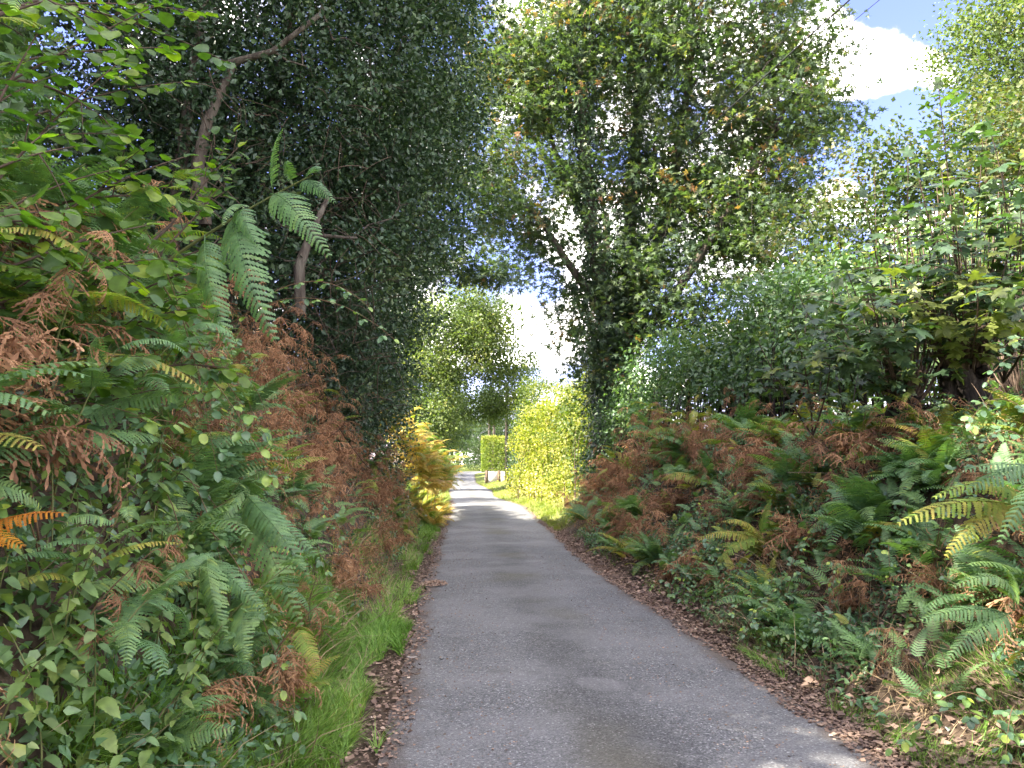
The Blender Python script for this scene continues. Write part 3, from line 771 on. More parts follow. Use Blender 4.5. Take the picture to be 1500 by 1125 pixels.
# round pale tree left of the lane beyond the golden bracken
rb = np.array([-6.2, 47.0, gz(-6.2, 47)])
rT = [[T4(rb, .3), T4(rb + [0, 0, 3], .25), T4(rb + [.2, 0, 7], .15), T4(rb + [.3, 0, 11], .05)]]
tree('rounded pale green tree beyond the golden bracken on the left of the lane', 'tree', rb, rT,
     [E(665, 500, 47, 3.4, 3.4, 3.0), E(690, 460, 47, 2.2, 2.4, 2.2), E(620, 560, 46, 2.4, 2.6, 2.4), E(738, 570, 48, 1.7, 2.2, 1.6), E(715, 490, 48, 2.2, 2.2, 2.2), E(752, 540, 48, 1.5, 2.0, 1.5), E(640, 650, 47, 1.6, 2.0, 1.2), E(730, 600, 50, 1.6, 1.8, .9), E(640, 610, 45, 1.6, 2, 1.2), E(590, 480, 48, 2.4, 2.4, 3.5), E(690, 600, 50, 2.0, 2.0, 1.0)], 820, 70, T_WIDE, .17, 'round',
     spread=.42, flat=.6, bias=.35, hole=-.2, seed=51, name='rounded_tree', r_tip=.012, droop=.3, upn=.7,
     tshift=lambda p: .12 * np.clip((p[:, 2] - 5) / 5, 0, 1))

# broad-leaved tree whose edge shows at the top right
ob = np.array([15.2, 21.5, gz(15.2, 21.5)])
oT = [[T4(ob, .35), T4(ob + [0, 0, 4], .3), T4(ob + [-.2, 0, 8], .2), T4(ob + [0, 0, 13], .08)]]
oak = tree('light green tree rising behind the sapling at the right edge', 'tree', ob, oT,
     [E(1475, 90, 21.5, 1.5, 2.4, 2.6), E(1530, 60, 21.5, 3, 3.2, 3.6), E(1500, 260, 21, 1.9, 2.2, 1.8), E(1560, -60, 21.5, 2.2, 2.4, 2.6), E(1480, 190, 20.5, 1.2, 1.6, 1.0), E(1600, 300, 21, 2.4, 2.4, 2.4)], 800, 52, T_WIDE, .12, 'round',
     spread=.32, flat=.6, bias=.4, hole=0, seed=61, name='broadleaf_tree', r_tip=.01, upn=.7)

# woodland trees beyond, each a copy of one built tree
wb = np.array([-14.0, 70.0, 0.5])
wT = [[T4(wb, .32), T4(wb + [0, 0, 4], .27), T4(wb + [.2, .1, 8], .18), T4(wb + [.1, 0, 12.5], .05)]]
wd = tree('tall dark tree behind the rounded tree on the far left', 'tree', wb, wT,
     [(wb[0], wb[1], 8.5, 4.2, 4.2, 4.6), (wb[0] + 1.5, wb[1], 5.5, 3.2, 3, 2.6), (wb[0] - 2, wb[1], 6, 3, 3, 3), (wb[0], wb[1] - .5, 12, 2.6, 2.6, 2.2)], 420, 60, T_WIDE, .22, 'wood',
     spread=.5, flat=.6, bias=.38, hole=-.1, seed=71, name='woodland_tree', r_tip=.012, upn=.7)
far = [(-8.5, 84, 1, .95, 'woodland tree standing over the far end of the lane'), (-3, 118, 2, .78, 'far tree above the clipped hedge where the lane bends away'), (2.5, 98, 3, .62, 'far tree just behind the clipped hedge and its panel wall'),
       (8, 88, .4, .72, 'tree behind the tall sunny hedge beyond the pole'), (-9, 128, 5, .9, 'most distant tree at the end of the lane'), (15, 100, 1.4, .8, 'far tree behind the ivy-clad sycamore'),
       (-17, 42, 2.4, .95, 'tree hidden mostly behind the holly on the left'), (-13, 30, 1.9, .8, 'tree at the back of the left bank behind the maple'), (-13.5, 15, .9, .8, 'tree behind the dark holly at the top left')]
for x, y, rz, s, lab in far:
    copy_tree(wd, (x, y, gz(x, y) - .1), rz, s, lab, 'woodland trees beyond the lane')
for x, y, rz, s, lab in [(-10.5, -3.5, 1.1, 1.05, 'tall tree on the left bank behind the viewpoint'), (-10.6, 4.9, 3.3, 1.15, 'tall tree behind the hazel on the left bank'), (-12.5, 11.0, 4.4, 1.0, 'tall tree behind the holly, beside the hazel bank'),]:
    copy_tree(wd, (x, y, gz(x, y) - .1), rz, s, lab, 'tall trees that shade the lane from the left')

# ------------------------------------------------------------ hedges and bushes
def hedge(label, cat, name, path, width, zlo, zhi, n, tpl, size, matl, seed=0, topwob=.2, bulge=.18, stems=0, group=None, tshift=None, stem_mat='darkbark', shell=.5, taper=0.0, upn=.7, zbase=None, holes=2.0):
    """Leafy wall along a polyline of (x, y); zlo / zhi are heights above ground."""
    r = np.random.default_rng(seed)
    path = np.asarray(path, float)
    seg = np.linalg.norm(np.diff(path, axis=0), axis=1); cs = np.concatenate([[0], np.cumsum(seg)]); L_ = cs[-1]
    s = r.random(n) * L_
    x = np.interp(s, cs, path[:, 0]); y = np.interp(s, cs, path[:, 1])
    k = np.clip(np.searchsorted(cs, s) - 1, 0, len(seg) - 1)
    tg = nrm(np.diff(path, axis=0))[k]; nn = np.stack([-tg[:, 1], tg[:, 0]], 1)
    u = r.random(n)
    hh = zlo + (zhi - zlo) * u
    wob = noise3(np.stack([s * 1.0, hh * 1.2, s * 0], 1), 1.5)
    top = zhi + topwob * noise3(np.stack([s, s * 0, s * 0 + 4], 1), 1.7)
    side = np.where(r.random(n) < .5, -1, 1)
    half = width / 2 * (1 - taper * u)
    w = side * (half * r.random(n) ** shell + bulge * wob + np.minimum(r.exponential(.07, n), .5) * min(1, bulge * 3))
    ontop = r.random(n) < .22
    w = np.where(ontop, r.uniform(-1, 1, n) * half, w)
    hh = np.where(ontop, top - r.random(n) * .22, zlo + (top - zlo) * u)
    px = x + nn[:, 0] * w; py = y + nn[:, 1] * w
    endcap = np.zeros(n)
    z0 = height(px, py) if zbase is None else zbase
    pos = np.stack([px, py, z0 + hh], 1)
    kp = noise3(pos, 2.1) + .4 * noise3(pos + 5, 5.0) < holes
    pos, nn, w, ontop = pos[kp], nn[kp], w[kp], ontop[kp]; n = len(pos)
    out = np.stack([nn[:, 0] * np.sign(w), nn[:, 1] * np.sign(w), np.where(ontop, 2., .45)], 1)
    f = out * .35 + r.normal(size=(n, 3)) * .7 - np.array([0, 0, .35])
    up = out * .7 + r.normal(size=(n, 3)) * upn + np.array([0, 0, .35])
    cm = pos.mean(0); cm[2] = gz(cm[0], cm[1])
    root = empty(name, cm, label, cat, group)
    tint = .4 + .22 * noise3(pos, 1.6) + r.normal(size=n) * .14
    if tshift: tint = tint + tshift(pos)
    a_ = Acc(); scatter(a_, tpl, pos - cm, f, up, size * r.uniform(.65, 1.25, n), np.clip(tint, 0, 1))
    link('foliage', a_.mesh('foliage', M[matl]), root)
    a_ = Acc()
    for q in range(max(stems, 6)):
        s0 = r.random() * L_
        x0 = np.interp(s0, cs, path[:, 0]) + r.normal() * width * .16; y0 = np.interp(s0, cs, path[:, 1]) + r.normal() * width * .16
        z0 = gz(x0, y0) - .05 if zbase is None else zbase
        H = zhi * r.uniform(.6, .95)
        e = np.array([x0 + r.normal() * .28, y0 + r.normal() * .28, z0 + H])
        tube(a_, bez((x0, y0, z0), (x0 + r.normal() * .12, y0 + r.normal() * .12, z0 + H * .5), e, 6) - cm, np.linspace(r.uniform(.018, .04), .006, 6), 5)
    link('stems', a_.mesh('stems', M[stem_mat]), root)
    return root

def bushy(label, cat, name, ells, ncl, per, tpl, size, matl, seed=0, spread=.22, group=None, tshift=None, stems=12, stem_mat='twigd', hole=-.1, upn=.8, bias=.35):
    """Hedge or bush of leaf clumps through rounded bodies, with stems from the ground."""
    r = np.random.default_rng(seed)
    pts = in_ells(ells, ncl, bias, hole, seed)
    pts = pts[pts[:, 2] > height(pts[:, 0], pts[:, 1]) + .05]
    cm = pts.mean(0); cm[2] = gz(cm[0], cm[1])
    root = empty(name, cm, label, cat, group)
    a_ = Acc()
    sprays(a_, tpl, pts - cm, per, spread, .6, size, .35, upn, seed + 1, (lambda p: tshift(p + cm)) if tshift else None, np.array([0, 0, 1.0]), .2)
    link('foliage', a_.mesh('foliage', M[matl]), root)
    a_ = Acc()
    for k in r.choice(len(pts), min(len(pts), stems), replace=False):
        p = pts[k]; x0, y0 = p[0] + r.normal() * .25, p[1] + r.normal() * .25; z0 = gz(x0, y0) - .05
        tube(a_, bez((x0, y0, z0), (x0, y0, z0 + .6 * (p[2] - z0)), p, 7) - cm, np.linspace(r.uniform(.01, .03), .004, 7), 5)
    tag(link('stems', a_.mesh('stems', M[stem_mat]), root), kind='stuff')
    return root
def eg(x, y, zc, rx, ry_, rz): return (x, y, gz(x, y) + zc, rx, ry_, rz)

# tall sunny hedge on the right below the sycamore
sunny = []
for q in range(11):
    y_ = 35.5 - q * 1.2; x_ = float(XR(y_)) + 1.12 + .07 * q
    sunny += [eg(x_, y_, .75, .85, .9, .95), eg(x_ + .15, y_, 2.2 + .12 * (q % 3), .9, .95, 1.0), eg(x_ + .25, y_, 3.1 + .25 * math.sin(q * 1.7) + .05 * q, .8, .9, .85)]
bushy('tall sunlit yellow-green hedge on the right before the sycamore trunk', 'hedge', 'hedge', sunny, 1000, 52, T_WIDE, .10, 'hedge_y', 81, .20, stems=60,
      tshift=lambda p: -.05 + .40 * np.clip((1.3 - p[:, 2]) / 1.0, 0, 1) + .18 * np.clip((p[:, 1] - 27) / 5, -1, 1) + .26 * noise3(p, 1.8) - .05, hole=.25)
# dark holly bush beyond it
bushy('dark holly bush at the lane edge beyond the sunny hedge', 'bush', 'holly_bush', [eg(.75, 44, 1.6, .75, 1.2, 1.7), eg(.7, 42, 2.9, .65, 1.2, 1.6), eg(.75, 40, 1.2, .7, 1.1, 1.3)], 260, 60, T_WIDE, .085, 'holly', 82, .22)
# box-cut hedge on the panel wall, with its wall
WY = 62.0
wz = float(zroad(WY))
bxr = np.random.default_rng(83)
nbx = 22000
lo = np.array([-2.45, WY + .02, wz + 1.0]); hi = np.array([1.4, WY + 9, wz + 3.85])
pb_ = bxr.uniform(lo, hi, (nbx, 3)); ax_ = bxr.choice(4, nbx, p=[.42, .28, .10, .20]); dep = bxr.random(nbx) ** 2 * .35
nb_ = np.zeros((nbx, 3))
for q, (c_, sg, lim) in enumerate(((1, -1, lo[1]), (0, -1, lo[0]), (0, 1, hi[0]), (2, 1, hi[2]))):
    k = ax_ == q; pb_[k, c_] = lim - sg * dep[k] + sg * .10 * noise3(pb_[k], 2.2); nb_[k, c_] = sg
cb_ = np.array([-.3, WY + 2, wz])
cut_root = empty('clipped_hedge', cb_, 'square-cut sunlit hedge growing on top of the panel wall', 'hedge')
a_ = Acc(); scatter(a_, T_WIDE, pb_ - cb_, nb_ * .4 + bxr.normal(size=(nbx, 3)) * .7, nb_ + bxr.normal(size=(nbx, 3)) * .6 + [0, 0, .3], .105 * bxr.uniform(.6, 1.2, nbx),
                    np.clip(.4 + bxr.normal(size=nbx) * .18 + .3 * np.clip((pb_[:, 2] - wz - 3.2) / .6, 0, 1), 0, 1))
link('foliage', a_.mesh('foliage', M['hedge_box']), cut_root)
a_ = Acc()
for q in range(12):
    x0 = -1.7 + q * .26; tube(a_, np.array([(x0, WY + .5, wz + .2), (x0 + .1, WY + .55, wz + 2), (x0, WY + .5, wz + 3.3)]) - cb_, [.03, .02, .008], 5)
tag(link('stems', a_.mesh('stems', M['twigd']), cut_root), kind='stuff')
pw = empty('panel_wall', (-1.6, WY, wz), 'low pale panel wall with brown posts holding up the square-cut hedge', 'wall')
def panel(p, s, mat, name, rz=0):
    a_ = Acc(); boxv(a_, (0, 0, 0), s, .5, rz)
    o = a_.build(name, M[mat], pw, smooth=False); o.location = (p[0] + 1.6, p[1] - WY, p[2] - wz)
    return o
for q in range(4):
    panel((-1.55 + q * .98, WY - .02, wz + .5), (.80, .07, 1.06), 'concrete', 'panel')
for q in range(5):
    panel((-2.04 + q * .98, WY - .03, wz + .53), (.17, .12, 1.12), 'post', 'post')
for q in range(6):
    panel((-2.16, WY + .75 + q * 1.5, wz + .5), (.07, 1.28, 1.04), 'concrete', 'panel')
    panel((-2.17, WY + 1.48 + q * 1.5, wz + .53), (.14, .15, 1.12), 'post', 'post')
# hedge on the left of the bend and the bright bush on it
hedge('long bluish green hedge on the left where the lane bends', 'hedge', 'hedge', [(-6.2, 55), (-8.2, 75), (-9.6, 98), (-8.8, 114), (-3, 126), (6, 135)], 2.0, .0, 4.2, 24000, T_WIDE, .22, 'wood', 84, .5, .3, 10, taper=.2)
hedge('small bright yellow-green bush on the far left hedge', 'bush', 'bush', [(-7.9, 76), (-6.6, 76.5)], 1.5, 3.0, 5.0, 3500, T_WIDE, .13, 'hedge_y', 85, .4, .3, 6, taper=.4)
hedge('leafy hedge between the dark holly bush and the far pole', 'hedge', 'hedge', [(1.4, 50), (.4, 46.5), (1.9, 41)], 1.6, .1, 5.6, 12000, T_WIDE, .11, 'hedge_y', 86, .6, .3, 8, taper=.35, tshift=lambda p: -.25)
# hazel hedge on the right bank
hz = []
for q in range(9):
    t_ = q / 8; x_ = 2.85 + 2.0 * t_; y_ = 18.8 - 8.0 * t_
    hz += [eg(x_, y_, 1.35 + .2 * math.sin(q * 2.1), .75, .8, .7), eg(x_ + .35, y_ + .2, 2.1 + .25 * math.sin(q * 1.3), .8, .8, .7)]
bushy('dense green hazel hedge on top of the right bank with bare dark stems below', 'hedge', 'hazel_hedge', hz, 640, 36, T_OVAL, .10, 'shrub', 87, .20, stems=230, stem_mat='darkbark', tshift=lambda p: .12 * noise3(p, 2.2) - .02, hole=.05)
bushy('low green bush at the foot of the ivy-clad sycamore', 'bush', 'bush', [eg(2.3, 20.2, .5, .6, .7, .8), eg(2.9, 19.2, .8, .7, .7, .9), eg(2.75, 21.6, .7, .6, .9, 1.1)], 170, 36, T_WIDE, .085, 'shrub', 95, .2, stems=20)
bushy('bushy green hedge behind the sapling on the right bank', 'hedge', 'hedge', [eg(5.0, 15, 1.6, 1.1, 1.2, 1.2), eg(5.6, 13.6, 2.3, 1.2, 1.2, 1.3), eg(6.4, 12, 1.6, 1.2, 1.2, 1.5), eg(7.2, 10.8, 1.8, 1.2, 1.3, 1.6), eg(8.4, 9.5, 1.5, 1.3, 1.3, 1.7), eg(6.6, 9.8, .9, .9, .9, .9), eg(5.0, 12.2, 1.2, .8, .8, .9)],
      760, 42, T_WIDE, .105, 'shrub', 88, .26, stems=110, tshift=lambda p: .2 + .18 * noise3(p, 1.6), hole=0)
bushy('tall reddening bush behind the sapling on the right', 'bush', 'bush', [eg(5.9, 14.5, 3.2, 1.1, 1.1, 1.5), eg(6.9, 13.8, 4.4, 1.3, 1.2, 1.6), eg(7.8, 13.2, 3.9, 1.3, 1.2, 2.0), eg(8.8, 12.8, 4.6, 1.4, 1.2, 1.8), eg(6.6, 14, 2.2, 1.3, 1.2, 1.3), eg(9.2, 12.2, 2.8, 1.5, 1.3, 1.7)],
      720, 42, T_WIDE, .095, 'redbush', 89, .25, stems=60, tshift=lambda p: -.12 + .34 * np.clip(noise3(p, .9), -1, 1), hole=0)
hedge('rough bramble thicket at the edge of the field behind the right bank', 'thicket', 'thicket', [(5.4, 26), (8, 23), (12, 18), (14, 11)], 2.2, .1, 2.8, 12000, T_WIDE, .13, 'round', 90, .6, .5, 10, taper=.3)
# bushes that close the back of the left bank
hedge('dark hedge at the far side of the left field, seen past the golden bracken', 'hedge', 'hedge', [(-9.5, 21), (-9, 28), (-10.5, 38), (-13, 50)], 2.2, 0, 3.6, 14000, T_WIDE, .16, 'wood', 93, .5, .4, 20, taper=.2)
hedge('low green hedge closing the view at the end of the lane', 'hedge', 'hedge', [(-9, 140), (0, 146), (10, 148), (22, 146)], 2.5, 0, 8.0, 12000, T_WIDE, .48, 'wood', 94, .8, .5, 10, taper=.2)
hedge('ivy-covered thicket under the holly on the left bank', 'thicket', 'thicket', [(-6.5, 8.5), (-5.0, 11.0), (-3.9, 14), (-3.5, 17.5), (-3.7, 21)], 1.5, .05, 3.2, 42000, T_WIDE, .075, 'ivy', 91, .5, .4, 40, taper=.2,
      tshift=lambda p: .10 * noise3(p, 1.2))
hedge('thicket of mixed leaves behind the hazel on the left bank', 'thicket', 'thicket', [(-6.4, 2.0), (-5.6, 4.6), (-6.3, 8.5)], 1.8, 0, 7.2, 34000, T_WIDE, .14, 'shrub', 92, .5, .4, 30, taper=.2)

# ------------------------------------------------------------ ferns and bracken
def blade_mesh(name, mat, kappa=1.1, npin=19, wid=.27, lobes=6, dead=False, seed=0, twist=0.0):
    """One fern frond of unit length along +Y, arching down; comb of toothed leaflets."""
    r = np.random.default_rng(seed)
    a_ = Acc()
    m = 24
    s = np.linspace(0, 1, m)
    ang = .25 - kappa * s ** 1.3
    pts = np.zeros((m, 3))
    for k in range(1, m):
        pts[k] = pts[k - 1] + np.array([twist * math.sin(s[k] * 3) / m, math.cos(ang[k]) / m, math.sin(ang[k]) / m])
    tube(a_, pts, np.linspace(.0065, .0015, m), 3, .55, cap=False)
    for q in range(npin):
        t0 = .10 + .88 * (q + .5) / npin
        l0 = wid * min(1, (t0 / .26) ** .6) * (1 - t0) ** .75 * 1.15 + .012
        for sd_ in (-1, 1):
            if dead and r.random() < .12: continue
            c = np.array([np.interp(t0, s, pts[:, k]) for k in range(3)])
            an = np.interp(t0, s, ang)
            d0 = np.array([sd_ * 1.0, .38 * math.cos(an), .38 * math.sin(an)]) + r.normal(size=3) * .05
            l = l0 * r.uniform(.85, 1.1)
            nn = np.array([0, -math.sin(an), math.cos(an)])
            if dead:
                d0 = d0 + np.array([0, r.normal() * .35, -.5 + r.normal() * .4]); nn = nrm(nn + r.normal(size=3) * .6)
                l *= r.uniform(.55, 1.0)
            d0 = nrm(d0); w = nrm(np.cross(nn, d0)); 
            dr = (.9 if dead else .32) * l
            K = lobes
            u = np.linspace(0, 1, K + 1)
            ax = c + d0 * l * u[:, None] - nn * (dr * u ** 2)[:, None]
            if dead: ax = ax + w * (np.sin(u * 4 + r.random() * 6) * .12 * l)[:, None]
            V = []; F = []
            for k in range(K):
                lw = (.0045 + .072 * l * (1 - u[k]) ** .5 * (1 if k else .7)) * (.8 if dead else 1)
                b = len(V)
                mid_ = ax[k] * .35 + ax[k + 1] * .65
                c0 = lw * (.3 if dead else .62); c1 = lw * (.25 if dead else .50)
                V += [ax[k] + w * c0, ax[k + 1] + w * c1, mid_ + w * lw * 1.35 - nn * lw * .25, ax[k] - w * c0, ax[k + 1] - w * c1, mid_ - w * lw * 1.35 - nn * lw * .25]
                F += [(b, b + 3, b + 4), (b, b + 4, b + 1), (b, b + 1, b + 2), (b + 3, b + 5, b + 4)]
            tip_t = .45 + .25 * r.normal() + .25 * (t0 > .9)
            a_.add(V, F, np.clip(tip_t, 0, 1))
    return a_.mesh(name, M[mat])
FR = {}
for st, mt, dd, kp, ns in (('green', 'fern', False, (0.7, 1.2, 1.7, 1.0, 1.45, 2.0, .9), 7), ('yellow', 'fern_y', False, (.9, 1.5, 1.2), 3), ('golden', 'fern_g', False, (1.0, 1.6, .6), 3),
                           ('orange', 'fern_o', False, (.6, .9), 2), ('dead', 'fern_d', True, (1.6, 2.3, 2.0, 2.8, 1.3), 5)):
    FR[st] = [blade_mesh('frond', mt, kp[k], 23 + k % 4, (.21, .24, .19, .22, .22, .26, .17)[k], 6 if not dd else 5, dd, 100 + k, (.0, .25, -.2, .1, -.3, .45, -.5)[k]) for k in range(ns)]
STEM = {}
for st, mt in (('g', 'stemg'), ('r', 'stemr')):
    a_ = Acc(); q = np.linspace(0, 1, 9)
    tube(a_, np.stack([q * 0, q ** 2 * .35, q * (1 - .12 * q)], 1), np.linspace(.0062, .0028, 9), 5)
    STEM[st] = a_.mesh('stem', M[mt])
def stem_at(s): return np.array([0, s * s * .35, s * (1 - .12 * s)])
def mdir(az, el): return np.array([math.sin(az) * math.cos(el), math.cos(az) * math.cos(el), math.sin(el)])
def frond(parent, mesh, p, az, el, size, roll=0):
    f = mdir(az, el)
    up = np.array([0, 0, 1.0]) + np.cross(f, [0, 0, 1.0]) * roll
    if abs(f[2]) > .95: up = np.array([-math.sin(az), -math.cos(az), .3])
    o = link('frond', mesh, parent)
    o.matrix_local = leaf_matrix(p, f, up, size)
    return o
def slope_az(x, y, e=.25):
    gx = gz(x + e, y) - gz(x - e, y); gy = gz(x, y + e) - gz(x, y - e)
    return math.atan2(-gx, -gy), math.hypot(gx, gy) / (2 * e)
def fern(x, y, size, n, state, label, group, r, mix=None, dz=0):
    """Rosette fern: fronds from one crown, leaning down the slope."""
    az0, sl = slope_az(x, y)
    root = empty('fern', (x, y, gz(x, y) - .02 + dz), label, 'fern', group)
    for k in range(n):
        az = az0 + r.uniform(-1.9, 1.9) * (1 if sl > .25 else 1.65)
        el = r.uniform(.35, 1.15)
        st = mix if (mix and r.random() < .25) else state
        frond(root, FR[st][r.integers(len(FR[st]))], (0, 0, 0), az, el, size * r.uniform(.7, 1.15), r.normal() * .3)
    return root
def bracken(x, y, h, n, state, label, group, r, mix=None, lean=None, dz=0, spread=1.0):
    """Bracken: one tall stalk with opposite fronds up its upper half."""
    az0, sl = slope_az(x, y)
    root = empty('bracken', (x, y, gz(x, y) - .03 + dz), label, 'bracken', group)
    a = az0 + r.normal() * .6
    ln = lean if lean is not None else r.uniform(.6, 1.7)
    sm = link('stem', STEM['r' if state in ('dead', 'golden', 'orange') else 'g'], root)
    R = Matrix.Rotation(-a, 4, 'Z')
    S = Matrix.Diagonal((h, h * ln, h, 1))
    sm.matrix_local = R @ S
    for k in range(n):
        s = .42 + .58 * (k // 2 + .5) / max(1, (n // 2))
        if k == n - 1: s = 1.0
        p = (R @ S) @ Vector(stem_at(min(s, 1.0)))
        side = -1 if k % 2 else 1
        az = a + side * r.uniform(.9, 1.5) * (0 if k == n - 1 else 1) + r.normal() * .12
        el = r.uniform(.05, .6) if state != 'dead' else r.uniform(-.7, .35)
        L_ = h * (.62 - .30 * (s - .42) / .58) * r.uniform(.8, 1.15) * spread
        st = mix if (mix and r.random() < .22) else state
        frond(root, FR[st][r.integers(len(FR[st]))], p, az, el, L_, r.normal() * .25)
    return root

rb_ = np.random.default_rng(77)
def hcat(h): return 'knee-high' if h < .6 else 'waist-high' if h < .95 else 'tall'
NW = {3: 'three', 4: 'four', 5: 'five', 6: 'six', 7: 'seven', 8: 'eight', 9: 'nine'}
STW = {'green': 'green', 'yellow': 'yellowing', 'golden': 'golden', 'orange': 'bright orange', 'dead': 'rust-brown withered'}
def where(side, t, y):
    if side < 0:
        v = 'low on' if t < 1.0 else 'halfway up' if t < 1.7 else 'high on'
        a_ = 'left bank beside the viewpoint' if y < 3.2 else 'left bank by the nettles' if y < 5 else 'left bank past the nettles' if y < 7.5 else 'left bank under the holly' if y < 12 else 'left bank beyond the holly' if y < 18 else 'left bank by the golden bracken'
    else:
        v = 'low on' if t < .9 else 'halfway up' if t < 1.9 else 'high on'
        a_ = 'right bank at the near corner' if y < 4.5 else 'right bank before the dark stump' if y < 7 else 'right bank below the dark stump' if y < 9.5 else 'right bank before the hazel hedge' if y < 13 else 'right bank beneath the hazel hedge' if y < 18 else 'right bank by the sycamore foot'
    return v + ' the ' + a_
def plantlabel(kind, st, h, n, side, t, y):
    return uniq(f"{hcat(h)} {STW[st]} {kind}", '', where(side, t, y))
def uniq(head, detail, place):
    return f"{head} {place}"
def state_pick(side, t, y, r):
    """Which colour the fern here has in the photograph."""
    u = r.random()
    if side < 0:
        if y < 5.5: w = dict(green=.66, yellow=.09, dead=.25)
        elif y < 7.5: w = dict(green=.34, yellow=.06, dead=.60)
        elif y < 18: w = dict(green=.12, yellow=.05, dead=.83)
        else: w = dict(green=.1, yellow=.2, golden=.5, dead=.2)
    else:
        if y < 6: w = dict(green=.60, yellow=.14, dead=.26)
        elif y < 9: w = dict(green=.47, yellow=.13, dead=.40)
        else: w = dict(green=.25, yellow=.12, dead=.63)
    c = 0
    for k, v_ in w.items():
        c += v_
        if u < c: return k
    return 'dead'
nb = 0
for side, N, ymin, ymax in ((-1, 240, 1.9, 21.0), (1, 262, 3.2, 20.0)):
    k = 0
    while k < N:
        u = rb_.random()
        y = ymin + (ymax - ymin) * u ** 1.25
        t = rb_.uniform(.62, 2.55) if side < 0 else rb_.uniform(.55, 3.6 if y < 9 else 2.9)
        if side < 0 and y < 2.6 and t < 1.1: continue
        x = XL(y) - t if side < 0 else XR(y) + t
        if abs(x) > .80 * y + .6: continue                       # never in view
        if side > 0 and t < 1.1 and y < 4.8 and rb_.random() < .8: continue
        st = state_pick(side, t, y, rb_)
        if side > 0:
            h = rb_.uniform(.42, .82) * (1.1 if t > 1.2 else .85) * np.interp(y, [6, 10, 14], [1, 1.3, 1.45])
            kindb = rb_.random() < (.15 if st != 'dead' else .55)
        else:
            h = rb_.uniform(.5, .95) * (1 if t > 1.1 else .7)
            kindb = rb_.random() < (.3 if st == 'green' else .5)
        n = int(rb_.integers(7, 10))
        mix = {'green': 'yellow' if rb_.random() < .25 else None, 'dead': 'yellow' if rb_.random() < .12 else None, 'yellow': 'dead', 'golden': 'dead'}[st]
        if kindb:
            bracken(x, y, h * 1.1, n, st, plantlabel('bracken', st, h * 1.1, n, side, t, y), 'bracken plants on the banks of the lane', rb_, mix)
        else:
            fern(x, y, h * .80, n + 3, st, plantlabel('fern', st, h * .85, n, side, t, y), 'ferns on the banks of the lane', rb_, mix)
        k += 1

# golden sunlit bracken clump on the left
for k in range(84):
    y = rb_.uniform(20.2, 28.5); t = rb_.uniform(.2, 2.1)
    x = XL(y) - t
    hh = rb_.uniform(1.3, 2.0)
    st = 'golden' if rb_.random() < .8 else 'yellow'
    bracken(x, y, hh, 8, st, f"sunlit {STW[st]} bracken {'at the lane edge' if t < .8 else 'in the middle' if t < 1.4 else 'at the back'} of the {'near' if y < 23 else 'middle' if y < 25.5 else 'far'} golden clump", 'golden bracken clump on the left', rb_, 'yellow', lean=rb_.uniform(.3, .9), dz=.2 * t)

for k in range(26):
    y = rb_.uniform(19.8, 28.5); t = rb_.uniform(.12, 1.2); x = XL(y) - t
    fern(x, y, rb_.uniform(.5, .8), 9, 'golden' if k % 3 else 'yellow', f"{'golden' if k % 3 else 'yellow-green'} fern at the foot of the {'near' if y < 23 else 'middle' if y < 25.5 else 'far'} golden bracken clump", 'ferns on the banks of the lane', rb_, 'yellow')
# special fronds -------------------------------------------------
def stalk_plant(name, label, cat, pts, rad, mat, group=None, stemname='stem'):
    pts = np.asarray(pts, float)
    root = empty(name, pts[0], label, cat, group)
    a_ = Acc(); tube(a_, pts - pts[0], rad, 5)
    link(stemname, a_.mesh(stemname, M[mat]), root)
    return root
def frond_to(root, mesh, p0, p1, up, wfac=1.0):
    """Frond from world point p0 whose tip falls near world point p1."""
    p0 = np.asarray(p0, float); p1 = np.asarray(p1, float); rt = np.array(root.location)
    tipv = np.array(mesh.vertices[23 * 3].co)                      # rachis end in the mesh
    L_ = np.linalg.norm(p1 - p0) / np.linalg.norm(tipv)
    # rotate so that the mesh's root-to-tip line lands on p0-p1
    d = nrm(p1 - p0); up = nrm(np.asarray(up, float)); x = nrm(np.cross(d, up)); z = np.cross(x, d)
    a = math.atan2(tipv[2], math.hypot(tipv[1], tipv[0]))
    f = d * math.cos(-a) + z * math.sin(-a); zz_ = np.cross(x, f)
    m_ = Matrix(((x[0] * L_ * wfac, f[0] * L_, zz_[0] * L_, p0[0] - rt[0]), (x[1] * L_ * wfac, f[1] * L_, zz_[1] * L_, p0[1] - rt[1]), (x[2] * L_ * wfac, f[2] * L_, zz_[2] * L_, p0[2] - rt[2]), (0, 0, 0, 1)))
    o = link('frond', mesh, root); o.matrix_local = m_
    return o
YB = 4.4
WH = .62
st_ = bez(P(235, 390, YB + .1), P(330, 320, YB), P(458, 256, YB - .2), 10)
hero = stalk_plant('bracken', 'long arching green bracken stalk with drooping fronds against the dark holly', 'bracken', st_, np.linspace(.011, .004, 10), 'stemg')
G = FR['green']
for (a0, a1, k, w) in (((400, 283), (416, 186), 0, .8), ((395, 285), (506, 368), 1, 1.0), ((440, 266), (492, 298), 0, .9), ((350, 310), (394, 356), 1, .9), ((362, 303), (330, 330), 3, .9),
                       ((340, 312), (434, 494), 1, .95), ((300, 345), (352, 520), 3, .8), ((430, 270), (425, 235), 3, .8), ((455, 258), (470, 250), 0, 1.0)):
    q0 = P(a0[0], a0[1], YB - .1); q1 = P(a1[0], a1[1], YB - .45)
    frond_to(hero, G[k], q0, q1, (-.3, -.8, .75), w * WH)
